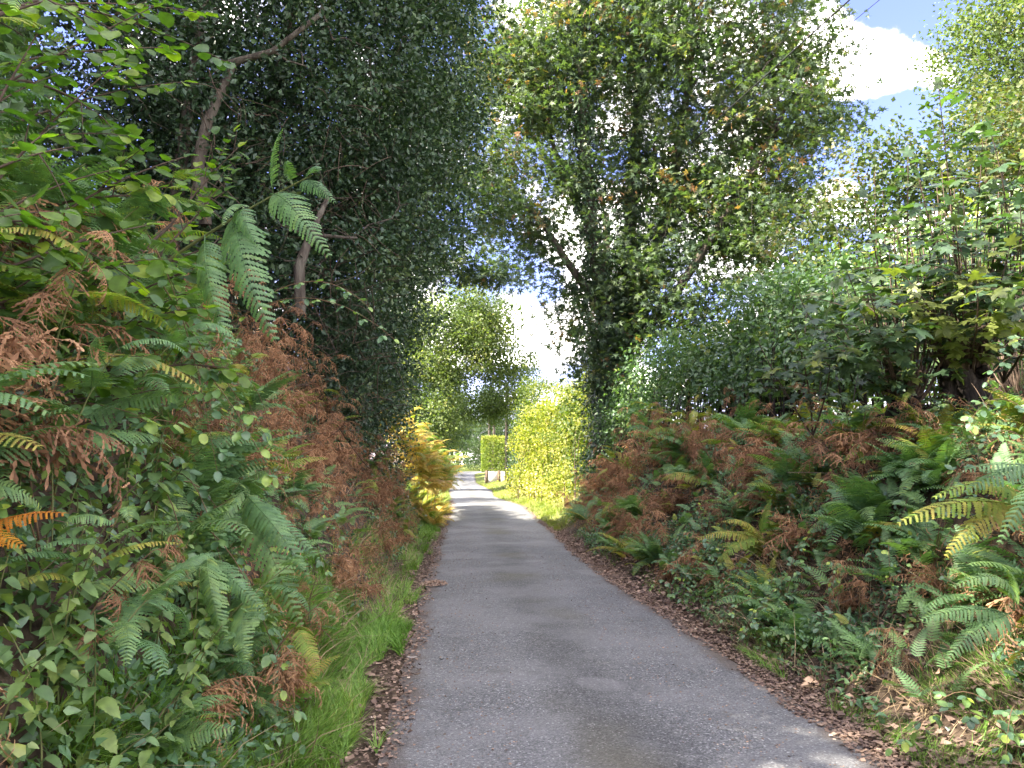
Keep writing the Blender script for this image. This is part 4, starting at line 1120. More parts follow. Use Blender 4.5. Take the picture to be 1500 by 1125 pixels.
def hero_fern(label, root_px, tips, Y, st, up=(0, -.9, .8), group=None, w=1.0):
    p0 = P(root_px[0], root_px[1], Y)
    root = empty('fern', p0, label, 'fern', group)
    for k, (tx, ty) in enumerate(tips):
        frond_to(root, FR[st][k % len(FR[st])], p0 + np.array([.01 * k, 0, .01 * k]), P(tx, ty, Y - .15 - .05 * (k % 3)), up, w * .62)
hero_fern('large green fern drooping over the left grass verge', (352, 728), [(470, 822), (468, 910), (440, 870), (405, 800), (300, 800)], 4.3, 'green')
hero_fern('green fern hanging below the drooping one, tip over the verge', (300, 815), [(395, 905), (350, 940), (310, 930), (240, 900)], 3.8, 'green')
hero_fern('bright orange bracken frond at the left edge above the nettles', (-70, 800), [(100, 752), (60, 788), (10, 800)], 2.55, 'orange', (0, -.6, 1))
hero_fern('green fern frond spreading flat at the right edge of the bank', (1560, 700), [(1408, 690), (1425, 735), (1440, 790), (1500, 640)], 4.6, 'green', (0, -.6, 1))
hero_fern('pale green fern with combed fronds beneath the right-edge fern', (1500, 745), [(1310, 770), (1400, 830), (1350, 720)], 4.9, 'yellow', (0, -.6, 1))
hero_fern('broad green fern fanning out low at the right edge', (1480, 900), [(1345, 910), (1400, 985), (1380, 850), (1470, 830)], 4.1, 'green', (0, -.6, 1))
hero_fern('withered fawn fern tip hanging above the drooping green fern', (255, 790), [(278, 850), (262, 840)], 3.6, 'dead')
hero_fern('green fern yellowing at the tips beside the brown bracken halfway up the right bank', (1110, 790), [(1020, 790), (1060, 830), (1050, 760), (1130, 730)], 7.6, 'yellow', (0, -.6, 1))

# ------------------------------------------------------------ leafy shoots: hazel, bramble, nettles, sapling
LM = {'hazel': leaf_mesh('leaf', T_HAZEL, M['hazel'], 4), 'bramble': leaf_mesh('leaf', T_BRAM, M['bramble_o'], 4), 'nettle': leaf_mesh('leaf', T_NETT, M['nettle'], 3), 'maple': leaf_mesh('leaf', T_MAPLEBIG, M['syc_near'], 4)}
LEAFN = {}; LEAFX = {}
def one_leaf(root, kind, p, f, up, size, r):
    c_ = LEAFN[root.name] = LEAFN.get(root.name, 0) + 1
    if c_ > 290:                                        # past the limit: joined leaves, real geometry
        a_ = LEAFX.setdefault(root.name, (root, kind, Acc()))[2]
        scatter(a_, {'hazel': T_HAZEL, 'bramble': T_BRAM, 'nettle': T_NETT, 'maple': T_MAPLEBIG}[kind], np.array([p]), np.array([f]), np.array([up]), size, np.array([r.uniform(0, .8)]))
        return
    o = link('leaf', LM[kind][r.integers(len(LM[kind]))], root)
    o.matrix_local = leaf_matrix(p, f, up, size)
    return o
def polyline_dirs(pts):
    return nrm(np.gradient(pts, axis=0))
def leafy_shoot(root, org, pts, rad, kind, size, step, r, acc, droop=.25, updir=(0, -.25, 1), start=.15, paired=False, whorl=1, spread=.5, petiole=.35):
    """One woody shoot (tube into acc) and its leaves as objects under root."""
    pts = np.asarray(pts, float)
    tube(acc, pts - org, np.linspace(rad, rad * .3, len(pts)), 5)
    seg = np.linalg.norm(np.diff(pts, axis=0), axis=1); cs = np.concatenate([[0], np.cumsum(seg)])
    L_ = cs[-1]; s = L_ * start; side = 1; n = 0
    dd = polyline_dirs(pts)
    while s < L_:
        p = np.array([np.interp(s, cs, pts[:, k]) for k in range(3)]); d = np.array([np.interp(s, cs, dd[:, k]) for k in range(3)])
        lat = nrm(np.cross(d, np.array(updir, float) + r.normal(size=3) * .15))
        for sd_ in ((1, -1) if paired else (side,)):
            f = nrm(lat * sd_ * 1.0 + d * spread + np.array([0, 0, -droop]) + r.normal(size=3) * .22)
            q = p + f * size * petiole * r.uniform(.5, 1)
            up = np.array(updir, float) + r.normal(size=3) * .3
            tube(acc, np.array([p, q]) - org, size * .012, 3, cap=False)
            if whorl == 1:
                one_leaf(root, kind, q - org, f, up, size * r.uniform(.6, 1.12), r); n += 1
            else:                                        # three (or five) leaflets
                one_leaf(root, kind, q - org, f, up, size * r.uniform(.9, 1.1), r)
                l2 = nrm(np.cross(f, up))
                for e in (1, -1):
                    one_leaf(root, kind, q - org - f * size * .08, nrm(l2 * e + f * .35 + np.array([0, 0, -.15])), up + l2 * e * .2, size * r.uniform(.7, .9), r)
                n += 3
        side = -side
        s += step * r.uniform(.75, 1.25)
    # end leaf
    one_leaf(root, kind, pts[-1] - org, dd[-1], np.array(updir, float), size * .8, r)
    return n + 1

# hazel boughs reaching in from the upper left
rh = np.random.default_rng(9)
def hazel(label, px0, Y0, boughs):
    org = P(px0[0], px0[1], Y0)
    root = empty('hazel_shrub', org, label, 'hazel shrub', 'hazel shrubs on the left bank')
    a_ = Acc(); n = 0
    for (sx, sy, ex, ey, ya, yb, bend) in boughs:
        p0 = P(sx, sy, ya); p2 = P(ex, ey, yb); c = (p0 + p2) / 2 + np.array([0, 0, bend])
        pts = bez(p0, c, p2, 12)
        tube(a_, bez(org, (org + p0) / 2 + [0, 0, .1], p0, 5) - org, .011, 5)
        n += leafy_shoot(root, org, pts, .008, 'hazel', .098, .050, rh, a_, updir=(.1, -.35, 1), start=.0)
        for q in range(rh.integers(2, 5)):                      # side twigs
            t = rh.uniform(.15, .8); b0_ = pts[int(t * 11)]
            d = nrm(p2 - p0) * .6 + rh.normal(size=3) * .55; d[2] -= .1
            e = b0_ + nrm(d) * rh.uniform(.18, .38)
            n += leafy_shoot(root, org, bez(b0_, (b0_ + e) / 2 + [0, 0, .03], e, 6), .004, 'hazel', .09, .050, rh, a_, updir=(.1, -.35, 1))
    link('branches', a_.mesh('branches', M['twigd']), root)
    return n
nh = 0
nh += hazel('hazel shrub with long boughs of sunlit leaves at the top left corner', (-260, 150), 3.6,
      [(-120, 200, 225, 10, 3.3, 3.7, .05), (-100, 60, 190, -30, 3.2, 3.6, .05), (-60, 330, 170, 95, 3.1, 3.5, .08), (-100, 120, 250, 70, 3.5, 4.0, .1), (-40, 20, 300, 20, 3.7, 4.3, .12), (0, 190, 270, 120, 3.9, 4.3, .1),
       (-80, -60, 160, 60, 3.0, 3.2, .1), (60, 0, 330, 90, 4.1, 4.6, .1), (-60, 250, 60, 40, 2.9, 3.1, .0), (40, 120, 180, 200, 3.6, 3.8, .1)])
nh += hazel('hazel shrub with broad dark leaves halfway up the left edge', (-280, 420), 3.2,
      [(-110, 380, 160, 250, 2.9, 3.2, .1), (-110, 450, 215, 330, 2.9, 3.3, .08), (-100, 300, 110, 215, 2.7, 2.9, .08), (-80, 480, 150, 430, 2.8, 3.1, .12), (20, 360, 270, 230, 3.4, 3.8, .1), (60, 420, 250, 395, 3.3, 3.6, .1),
       (-110, 350, 75, 330, 2.5, 2.7, .07), (-60, 520, 110, 395, 2.9, 3.1, .05), (80, 300, 300, 300, 3.8, 4.1, .1)])
nh += hazel('hazel shrub with small leaves mixed into the brambles on the left bank', (40, 560), 3.8,
      [(60, 540, 300, 450, 3.6, 3.9, .1), (120, 470, 340, 380, 4.1, 4.4, .08), (180, 420, 380, 345, 4.5, 4.9, .1), (0, 600, 200, 600, 3.2, 3.4, .06), (230, 380, 330, 280, 4.6, 4.8, .06), (250, 330, 350, 215, 4.8, 5.1, .05),
       (150, 560, 335, 540, 3.9, 4.1, .1), (30, 520, 120, 560, 3.0, 3.1, .08)])

# brambles: canes with leaflets in threes
rbm = np.random.default_rng(19)
nbm = 0
def bramble(label, canes, size=.06, step=.10, group='bramble bushes on the banks', mat='stemr', rad=.004):
    org = canes[0][0]
    root = empty('bramble', org, label, 'bramble', group)
    a_ = Acc(); n = 0
    for p0, p1, p2 in canes:
        n += leafy_shoot(root, org, bez(p0, p1, p2, 12), rad, 'bramble', size, step, rbm, a_, droop=.3, whorl=3, start=.12, petiole=.7, updir=(0, -.45, 1))
    link('canes', a_.mesh('canes', M[mat]), root)
    return n
def PP(*q): return [P(*a) for a in q]
bramble('bramble cane with rounded leaves reaching out across the dark holly', [PP((330, 480, 4.9), (450, 385, 4.7), (578, 497, 4.5)), PP((380, 440, 4.8), (470, 380, 4.8), (540, 450, 4.7))], .05, .085)
bramble('long bramble cane hanging down the middle of the left bank', [PP((215, 340, 4.4), (275, 440, 4.1), (318, 690, 3.9)), PP((260, 500, 4.1), (330, 560, 4.0), (400, 700, 4.1)), PP((240, 420, 4.2), (300, 520, 4.0), (390, 640, 4.2))], .075, .13)
bramble('bramble with large grey-green leaves below the hazel at the left', [PP((-20, 640, 3.2), (90, 560, 3.1), (205, 610, 3.2)), PP((40, 660, 3.3), (130, 590, 3.2), (260, 620, 3.4)), PP((-40, 560, 3.0), (60, 600, 3.0), (100, 690, 3.0))], .075, .10)
bramble('bramble sprays at the right edge beside the sycamore sapling', [PP((1540, 640, 5.0), (1460, 540, 5.0), (1420, 620, 4.9)), PP((1560, 560, 5.0), (1490, 480, 5.0), (1445, 560, 5.0)), PP((1540, 520, 4.9), (1490, 480, 4.9), (1470, 510, 4.8)), PP((1530, 680, 4.9), (1480, 600, 4.9), (1440, 650, 4.8))], .055, .075)
def bank_point(side, t, y):
    x = XL(y) - t if side < 0 else XR(y) + t
    return np.array([x, y, gz(x, y)])
kb = 0
for side, N in ((-1, 30), (1, 34)):
    for k in range(N):
        y = rbm.uniform(2.6, 8.5) if side < 0 else rbm.uniform(3.8, 10.5)
        t = rbm.uniform(.8, 2.5) if side < 0 else rbm.uniform(.5, 3.0)
        p = bank_point(side, t, y)
        if abs(p[0]) > .78 * y + .3: continue
        cs_ = []
        for c in range(rbm.integers(2, 5)):
            a0_ = rbm.uniform(0, 2 * PI); L_ = rbm.uniform(.35, .85)
            e = p + np.array([math.cos(a0_) * L_, math.sin(a0_) * L_, 0]); e[2] = gz(e[0], e[1]) + rbm.uniform(.10, .35)
            m_ = (p + e) / 2; m_[2] = max(p[2], e[2]) + rbm.uniform(.2, .5)
            cs_.append((p.copy(), m_, e))
        sw = 'small-leaved' if (big := rbm.uniform(.042, .072)) < .052 else 'broad-leaved' if big > .063 else 'low'
        kb += bramble(uniq(f"{sw} {'green' if k % 2 else 'grey-green'} bramble", NW[len(cs_) + 1] + ' cane', where(side, t, y)), cs_, big, .10)

# nettles bottom left and some bright weeds by the litter
rn = np.random.default_rng(29)
def nettle(p, h, label, size=.075, lean=None):
    root = empty('nettle', p, label, 'nettle', 'nettles at the foot of the left bank')
    a_ = Acc()
    l = lean if lean is not None else np.array([rn.normal() * .22 + .12, -abs(rn.normal()) * .2, 0])
    e = p + np.array([0, 0, h]) + l * h
    pts = bez(p, p + np.array([0, 0, h * .6]), e, 10)
    tube(a_, pts - p, np.linspace(.004, .002, 10), 4)
    link('stem', a_.mesh('stem', M['stemg']), root)
    n = max(5, int(h / .055))
    for k in range(n):
        t = .12 + .88 * (k + .5) / n
        q = pts[int(t * 9)] * (1 - (t * 9) % 1) + pts[min(9, int(t * 9) + 1)] * ((t * 9) % 1)
        az = k * PI / 2 + rn.normal() * .2
        s = size * (1.0 - .55 * max(0, t - .45) / .55) * rn.uniform(.8, 1.15)
        for e_ in (0, PI):
            f = np.array([math.cos(az + e_), math.sin(az + e_), -.45 + .7 * max(0, t - .7)])
            o = one_leaf(root, 'nettle', q - p + f * .012, f, (0, 0, 1) + np.array([f[0], f[1], 0]) * .3 + rn.normal(size=3) * .12, s, rn)
spots = []
for k in range(100):
    for _ in range(20):
        y = rn.uniform(1.9, 4.8); t = rn.uniform(.7, 2.1)
        p = bank_point(-1, t, y)
        if abs(p[0]) > .74 * y or p[1] < 1.9: continue
        break
    h = rn.uniform(.3, .62)
    nettle(p, h * 1.1, uniq(f"{'short' if h < .4 else 'tall' if h > .52 else 'mid-height'} nettle {('leaning right', 'standing upright', 'with drooping leaves', 'bent outwards')[k % 4]}", 'toothed leave', where(-1, t, y)), rn.uniform(.07, .11))

# young sycamore with big leaves, and the cut stools it springs from
rs = np.random.default_rng(39)
def sapling(label, base, shoots, size=.16):
    root = empty('sycamore_sapling', base, label, 'sapling', 'young sycamores on the right bank')
    a_ = Acc(); n = 0
    for (s_, c_, e_) in shoots:
        pts = bez(s_, c_, e_, 12)
        n += leafy_shoot(root, base, pts, .012, 'maple', size, .115, rs, a_, droop=.45, updir=(-.1, -.3, 1), start=.18, paired=True, petiole=.75)
        for q in range(rs.integers(2, 4)):
            i_ = rs.integers(3, 10); d = np.array([rs.normal() * .7 - .25, rs.normal() * .6 - .25, .12])
            e2_ = pts[i_] + nrm(d) * rs.uniform(.3, .65)
            n += leafy_shoot(root, base, bez(pts[i_], (pts[i_] + e2_) / 2 + [0, 0, .06], e2_, 6), .006, 'maple', size, .12, rs, a_, droop=.45, updir=(-.1, -.3, 1), paired=True, petiole=.7)
    link('branches', a_.mesh('branches', M['twigd']), root)
    return n
def S3(base, *pts): return [np.asarray(base, float), P(*pts[0]), P(*pts[1])]
stumpA = np.array([4.02, 8.05, gz(4.02, 8.05)]); stumpB = np.array([4.75, 7.7, gz(4.75, 7.7)])
topA = P(1325, 590, 8.0); topB = P(1415, 545, 7.7); topC = P(1470, 560, 7.9)
ns_ = 0
ns_ += sapling('young sycamore with big dark lobed leaves springing from the dark cut stump', topA, [S3(topA, (1270, 480, 7.6), (1240, 395, 7.2)), S3(topA, (1310, 450, 7.6), (1310, 330, 7.4)), S3(topA, (1340, 450, 7.4), (1370, 350, 7.2)), S3(topA, (1250, 520, 7.4), (1215, 480, 7.0)),
      S3(topA, (1290, 500, 7.1), (1275, 430, 6.7)), S3(topA, (1280, 520, 7.2), (1320, 460, 6.7)), S3(topA, (1200, 520, 7.6), (1170, 430, 7.4)), S3(topA, (1290, 400, 7.6), (1265, 290, 7.6)), S3(topA, (1330, 380, 7.3), (1330, 230, 7.3))])
ns_ += sapling('taller young sycamore with upright leaders against the sky at the right', topB, [S3(topB, (1400, 350, 7.4), (1375, 130, 7.2)), S3(topB, (1430, 350, 7.3), (1440, 200, 7.1)), S3(topB, (1460, 350, 7.3), (1500, 230, 7.1)), S3(topB, (1380, 400, 7.2), (1345, 260, 7.0)),
      S3(topB, (1410, 420, 6.9), (1400, 330, 6.6)), S3(topB, (1460, 450, 6.8), (1480, 360, 6.5)), S3(topB, (1370, 450, 7), (1320, 400, 6.6)), S3(topB, (1440, 470, 6.6), (1430, 410, 6.3))])
ns_ += sapling('young sycamore shoots hanging in from the right edge of the view', topC, [S3(topC, (1520, 400, 7.2), (1540, 300, 6.8)), S3(topC, (1500, 450, 7.0), (1495, 300, 6.6)), S3(topC, (1530, 480, 6.8), (1500, 420, 6.3)), S3(topC, (1560, 420, 7.2), (1600, 300, 7.0)), S3(topC, (1480, 420, 7.3), (1470, 280, 7.2)), S3(topC, (1500, 350, 7.0), (1450, 190, 6.8)), S3(topC, (1420, 420, 6.9), (1390, 300, 6.7))])
ns_ += sapling('small sycamore seedling above the fern halfway up the right bank', P(1190, 640, 8.4), [S3(P(1190, 640, 8.4), (1190, 560, 8.2), (1160, 470, 8.0)), S3(P(1190, 640, 8.4), (1220, 560, 8.0), (1215, 520, 7.8)), S3(P(1190, 640, 8.4), (1140, 560, 8.2), (1110, 500, 8.0))], .12)

def stool(label, base, top, w, seed, nsh=26, H=(.7, 1.7)):
    """Old coppice stool: gnarled dark bole crowned with a sheaf of thin stems."""
    r = np.random.default_rng(seed)
    root = empty('coppice_stump', base, label, 'tree stump', 'cut coppice stumps on the right bank')
    top = np.asarray(top, float); a_ = Acc()
    for k in range(9):
        az = k / 9 * 2 * PI + r.normal() * .3; o0 = np.array([math.cos(az), math.sin(az), 0])
        p0 = base + o0 * w * r.uniform(.3, .75) - [0, 0, .15]; p3 = top + o0 * w * r.uniform(.3, 1.1) + [0, 0, r.uniform(-.12, .1)]
        q = bez(p0, (p0 + p3) / 2 + r.normal(size=3) * w * .5, p3, 12) + r.normal(size=(12, 3)) * .012
        rad = w * r.uniform(.22, .42) * (1 + .5 * r.random(12)) * np.linspace(1.0, .9, 12); rad[-2:] *= 1.35
        tube(a_, q - base, rad, 9)
    for k in range(16):
        az = r.uniform(0, 2 * PI); o0 = np.array([math.cos(az), math.sin(az), 0]); c = top + o0 * w * r.uniform(.2, 1.2) + [0, 0, r.uniform(-.25, .08)]
        e = c + o0 * .08 + r.normal(size=3) * .03
        tube(a_, np.array([c - o0 * .04, c + o0 * .02, e]) - base, [.03, w * r.uniform(.18, .32), .015], 7)
    link('stump', a_.mesh('stump', M['darkbark']), root)
    for k in range(nsh):
        az = r.uniform(0, 2 * PI); p0 = top + np.array([math.cos(az), math.sin(az), 0]) * w * r.uniform(.1, .9) - [0, 0, .04]
        h = r.uniform(*H); sp_ = r.uniform(.05, .45)
        e = p0 + np.array([math.cos(az) * h * sp_, math.sin(az) * h * sp_, h])
        a_ = Acc(); tube(a_, bez(p0, p0 + [math.cos(az) * h * sp_ * .8, math.sin(az) * h * sp_ * .8, h * .4], e, 7) - base, np.linspace(r.uniform(.007, .016), .003, 7), 5)
        link('shoot', a_.mesh('shoot', M['shoot']), root)
stool('dark gnarled stump under the big lobed leaves on the right bank', stumpA, topA - [0, 0, .0], .17, 3, 75)
stool('second dark cut stump with a thick sheaf of thin stems at the right', stumpB, topB, .19, 8, 95, (.6, 2.1))
stool('smaller stump with bare stems close to the right edge', np.array([5.5, 8.6, gz(5.5, 8.6)]), P(1500, 590, 8.6), .14, 14, 70, (.7, 2.0))

for rt_, kd_, ac_ in LEAFX.values():
    m_ = M[{'hazel': 'hazel', 'bramble': 'bramble_o', 'nettle': 'nettle', 'maple': 'syc_near'}[kd_]]
    tag(link('leaves', ac_.mesh('leaves', m_), rt_), kind='stuff')

# ------------------------------------------------------------ ground cover nobody could count
rc = np.random.default_rng(51)
def bank_sample(n, side, y0, y1, t0, t1, pw=1.0):
    y = y0 + (y1 - y0) * rc.random(n) ** pw
    t = rc.uniform(t0, t1, n)
    x = np.where(side < 0, XL(y) - t, XR(y) + t)
    keep = np.abs(x) < .80 * y + .5
    return x[keep], y[keep], t[keep]
def slope_normal(x, y, e=.12):
    gx = (height(x + e, y) - height(x - e, y)) / (2 * e); gy = (height(x, y + e) - height(x, y - e)) / (2 * e)
    return nrm(np.stack([-gx, -gy, np.ones_like(gx)], 1))
def cover(name, label, specs, tpl, size, matl, lift, upn=.5, patch=None, tmean=.42, fdown=.3):
    a_ = Acc()
    for (n, side, y0, y1, t0, t1, pw) in specs:
        x, y, t = bank_sample(n, side, y0, y1, t0, t1, pw)
        if patch is not None:
            k = patch(x, y, t); x, y, t = x[k], y[k], t[k]
        N = slope_normal(x, y)
        z = height(x, y)
        hump = .5 + .5 * noise3(np.stack([x, y, z], 1), 2.3)
        hgt = lift * rc.random(len(x)) ** 1.3 * np.clip(hump, .1, 1.4)
        pos = np.stack([x, y, z], 1) + N * hgt[:, None] * .7 + np.array([0, 0, 1.0]) * hgt[:, None] * .5
        f = rc.normal(size=pos.shape) + N * .15 - np.array([0, 0, fdown])
        up = N * .8 + np.array([0, 0, .6]) + rc.normal(size=pos.shape) * upn
        scatter(a_, tpl, pos, f, up, size * rc.uniform(.6, 1.25, len(x)), np.clip(tmean + .3 * noise3(pos, 1.4) + rc.normal(size=len(x)) * .15, 0, 1))
    return tag(a_.build(name, M[matl]), label, kind='stuff')
# low leafy undergrowth in drifts
cover('undergrowth', 'low bramble and ivy leaves covering both banks between the ferns',
      [(34000, -1, 1.8, 12, .55, 3.4, 1.35), (36000, 1, 3.0, 12, .5, 4.2, 1.1), (9000, 1, 3.4, 16, .25, 1.1, 1.1), (9000, -1, 10, 22, .5, 3, 1), (10000, 1, 10, 22, .4, 3, 1)], T_OVAL, .052, 'bramble', .34, .5,
      lambda x, y, t: noise3(np.stack([x, y, x * 0], 1), 1.25) + .35 * noise3(np.stack([x, y, x * 0 + 5], 1), 3.3) > np.where(x < 0, np.clip((y - 5) * .09, -.35, .3) - .15 - 1.2 * (y < 4.2), np.clip((y - 7) * .05, -.25, .2) - .05))
cover('ivy_carpet', 'dark ivy creeping over the earth of both banks', [(12000, -1, 5, 22, .6, 3.2, 1.1), (14000, 1, 4, 16, .4, 3.4, 1)], T_IVY, .042, 'ivy', .08, .4,
      lambda x, y, t: noise3(np.stack([x, y, x * 0 + 11], 1), 1.1) > .0)
# small fern fronds crowding between the plants, too many to count
def lite_frond(seed):
    r = np.random.default_rng(seed); a_ = Acc(); n_ = 13
    for q in range(n_):
        t = .12 + .86 * (q + .5) / n_; an = .2 - 1.1 * t
        c = np.array([0, t * .95, .18 * t - .55 * t ** 2.2]); l = .24 * min(1, (t / .25) ** .6) * (1 - t) ** .7 + .02
        for sd_ in (-1, 1):
            d = nrm(np.array([sd_, .4, .1 * r.normal()])); w_ = np.array([0, .024, -.004]); m_ = c + d * l * .55; e = c + d * l - [0, 0, .25 * l]
            a_.add([c - w_ * .9, c + w_ * .9, m_ + w_, e, m_ - w_], [(0, 1, 2), (0, 2, 4), (4, 2, 3)] if sd_ < 0 else [(0, 2, 1), (0, 4, 2), (4, 3, 2)])
    return np.concatenate(a_.v), np.concatenate(a_.f)
LF = lite_frond(1)
def frond_cover(name, label, n, side, y0, y1, t0, t1, pw, matl, size, patch, tm):
    a_ = Acc(); x, y, t = bank_sample(n, side, y0, y1, t0, t1, pw)
    k = patch(x, y); x, y = x[k], y[k]; N = slope_normal(x, y); z = height(x, y)
    az = rc.uniform(0, 6.28, len(x)); f = np.stack([np.cos(az), np.sin(az), rc.uniform(.1, 1.0, len(x))], 1) + N * .7
    pos = np.stack([x, y, z], 1) + N * (.03 + .16 * rc.random(len(x)))[:, None]
    scatter(a_, LF, pos, f, np.array([0, 0, 1.0]) + N * .5 + rc.normal(size=pos.shape) * .2, size * rc.uniform(.6, 1.3, len(x)), np.clip(tm + rc.normal(size=len(x)) * .2, 0, 1))
    return tag(a_.build(name, M[matl]), label, kind='stuff')
pg_ = lambda x, y: noise3(np.stack([x, y, x * 0 + 31], 1), 1.5) > np.where(x < 0, np.clip((y - 6) * .12, -.6, .5), -.15)
frond_cover('small_ferns', 'small green fern fronds crowding the lower left bank', 1500, -1, 4.2, 12, .6, 3.0, 1.2, 'fern', .28, pg_, .35)
frond_cover('small_ferns', 'small green fern fronds crowding the right bank', 1300, 1, 4.6, 14, .45, 3.4, 1.1, 'fern', .28, pg_, .35)
frond_cover('small_ferns', 'small yellow and fawn fern fronds scattered on the right bank', 450, 1, 3.4, 16, .4, 3.2, 1.0, 'fern_y', .26, lambda x, y: ~pg_(x, y), .4)
# curled brown fragments of dead bracken
T_CURL = (np.array([(-.05, 0, 0), (.05, 0, 0), (.07, .35, .12), (-.04, .4, .10), (.03, .75, .02), (0, 1, -.25)], float), np.array([(0, 1, 2), (0, 2, 3), (3, 2, 4), (3, 4, 5)]))
cover('dead_bracken_mass', 'matted rust-brown dead bracken lying over the banks',
      [(28000, -1, 2.0, 9, .6, 3.4, 1.3), (24000, -1, 5, 20, .6, 3.2, 1.1), (32000, 1, 4.0, 18, .5, 3.8, 1.05)], T_CURL, .065, 'fern_d', .30, .9,
      lambda x, y, t: noise3(np.stack([x, y, x * 0 + 23], 1), 1.2) + .3 * noise3(np.stack([x, y, x * 0 + 2], 1), 3.1) > np.where(x < 0, np.clip(.25 - (y - 4) * .14, -.9, .3), np.clip(.25 - (y - 5) * .07, -.2, .3)), .45, .8)
# leaf litter at both edges of the lane
def litter(name, label, specs, size, lift=.012):
    a_ = Acc()
    for (n, side, y0, y1, t0, t1, pw) in specs:
        y = y0 + (y1 - y0) * rc.random(n) ** pw
        t = t0 + (t1 - t0) * rc.beta(1.6, 2.0, n)
        t = t + .07 * noise3(np.stack([y, y * 0 + side, y * 0], 1), 1.4)
        x = np.where(side < 0, XL(y) - t, XR(y) + t)
        inside = t < 0
        u = 1 - np.abs(t) / 1.35
        z = np.where(inside, zroad(y) + .006 + .035 * (1 - np.clip(u, 0, 1) ** 2), height(x, y) + .004)
        pos = np.stack([x, y, z + lift * rc.random(n)], 1)
        scatter(a_, T_WIDE, pos, rc.normal(size=(n, 3)) * [1, 1, .12], np.array([0, 0, 1.0]) + rc.normal(size=(n, 3)) * .33, size * rc.uniform(.35, 1.25, n), np.clip(rc.beta(1.7, 2.6, n), 0, 1))
    return tag(a_.build(name, M['litter']), label, kind='stuff')
litter('leaf_litter', 'brown fallen leaves and bark crumbs along both edges of the lane',
       [(6500, -1, 2.5, 24, -.10, .26, 1.15), (20000, 1, 3.0, 22, -.09, .38, 1.1), (2500, 1, 20, 34, -.1, .5, 1), (2500, -1, 20, 34, -.1, .4, 1)], .034)
litter('dry_leaves', 'larger curled dead leaves on the right bank foot and under the ferns', [(5200, 1, 3.6, 16, .05, 1.5, 1.05), (1500, -1, 4, 18, .1, 1.2, 1)], .062, .05)
litter('road_crumbs', 'scattered crumbs of leaf and grit on the tarmac', [(1900, -1, 3, 20, -.85, 0, 1.1), (2200, 1, 3, 20, -1.0, 0, 1.1)], .019, .002)

def grass(name, label, specs, matl, hgt, wmul=1.0, tmean=.42, patch=None, lay=.45):
    a_ = Acc()
    for (n, side, y0, y1, t0, t1, pw) in specs:
        x, y, t = bank_sample(n, side, y0, y1, t0, t1, pw)
        if patch is not None:
            k = patch(x, y, t); x, y, t = x[k], y[k], t[k]
        z = height(x, y); pos = np.stack([x, y, z - .01], 1)
        clump = noise3(pos, 3.2); lean_ = nrm(np.stack([noise3(pos + 3, 2.1), noise3(pos + 9, 2.1), x * 0], 1))
        f = np.array([0, 0, 1.0]) + lean_ * lay + rc.normal(size=pos.shape) * [.32, .32, .1]
        up = rc.normal(size=pos.shape) * [1, 1, .1]
        # bend away from vertical: face the lean
        up = -(f * [1, 1, 0]) + rc.normal(size=pos.shape) * .25 - np.array([0, 0, .0])
        h = hgt * (1 + .35 * clump) * rc.uniform(.5, 1.25, len(x))
        v = T_BLADE[0].copy(); v[:, 0] *= 1.35 * wmul; v[:, 2] *= -1.9
        scatter(a_, (v, T_BLADE[1]), pos, f, up, h, np.clip(tmean + .22 * noise3(pos, 1.2) + rc.normal(size=len(x)) * .18, 0, 1))
    return tag(a_.build(name, M[matl]), label, kind='stuff')
grass('grass_verge', 'soft green grass along the foot of the left bank', [(27000, -1, 2.6, 8, .04, .95, 1.2), (16000, -1, 6, 22, .06, .95, 1)], 'grass', .17, 1.0, .38,
      lambda x, y, t: noise3(np.stack([x, y, x * 0], 1), 2.2) > -.9 + 1.0 * (t < .20) + .3 * (t < .32) + .5 * (t > .75))
grass('grass_patch', 'tufts of green grass low on the right bank near corner', [(19000, 1, 3.2, 6.8, .16, 1.3, 1), (6500, 1, 6, 18, .3, 1.2, 1)], 'grass', .11, 1.0, .5,
      lambda x, y, t: noise3(np.stack([x, y, x * 0 + 4], 1), 1.8) > -.35 + .25 * (y > 5.3))
grass('sunny_grass', 'short bright sunlit grass on the verge by the tall hedge', [(9000, 1, 18.5, 34, .08, 1.5, 1), (6000, 1, 34, 62, .0, 2.2, 1), (3500, -1, 20, 34, .15, .8, 1), (6000, -1, 34, 100, .1, 1.8, 1)], 'grassy', .15, 2.2, .35)
grass('dry_grass', 'pale dry grass stalks poking from the banks', [(1500, -1, 2.6, 14, .5, 2.6, 1.1), (900, -1, 2.6, 16, .3, .9, 1.1), (1200, 1, 3.2, 8, .2, 1.2, 1.0), (1300, 1, 3.4, 14, .5, 3.2, 1.1), (900, 1, 20, 26, .8, 1.9, 1)], 'straw', .34, .45, .5, lay=.7)
grass('field_grass', 'sunlit rough grass of the field behind the right bank', [(9000, 1, 8, 30, 4.2, 10, 1)], 'grassy', .35, 2.5, .35)

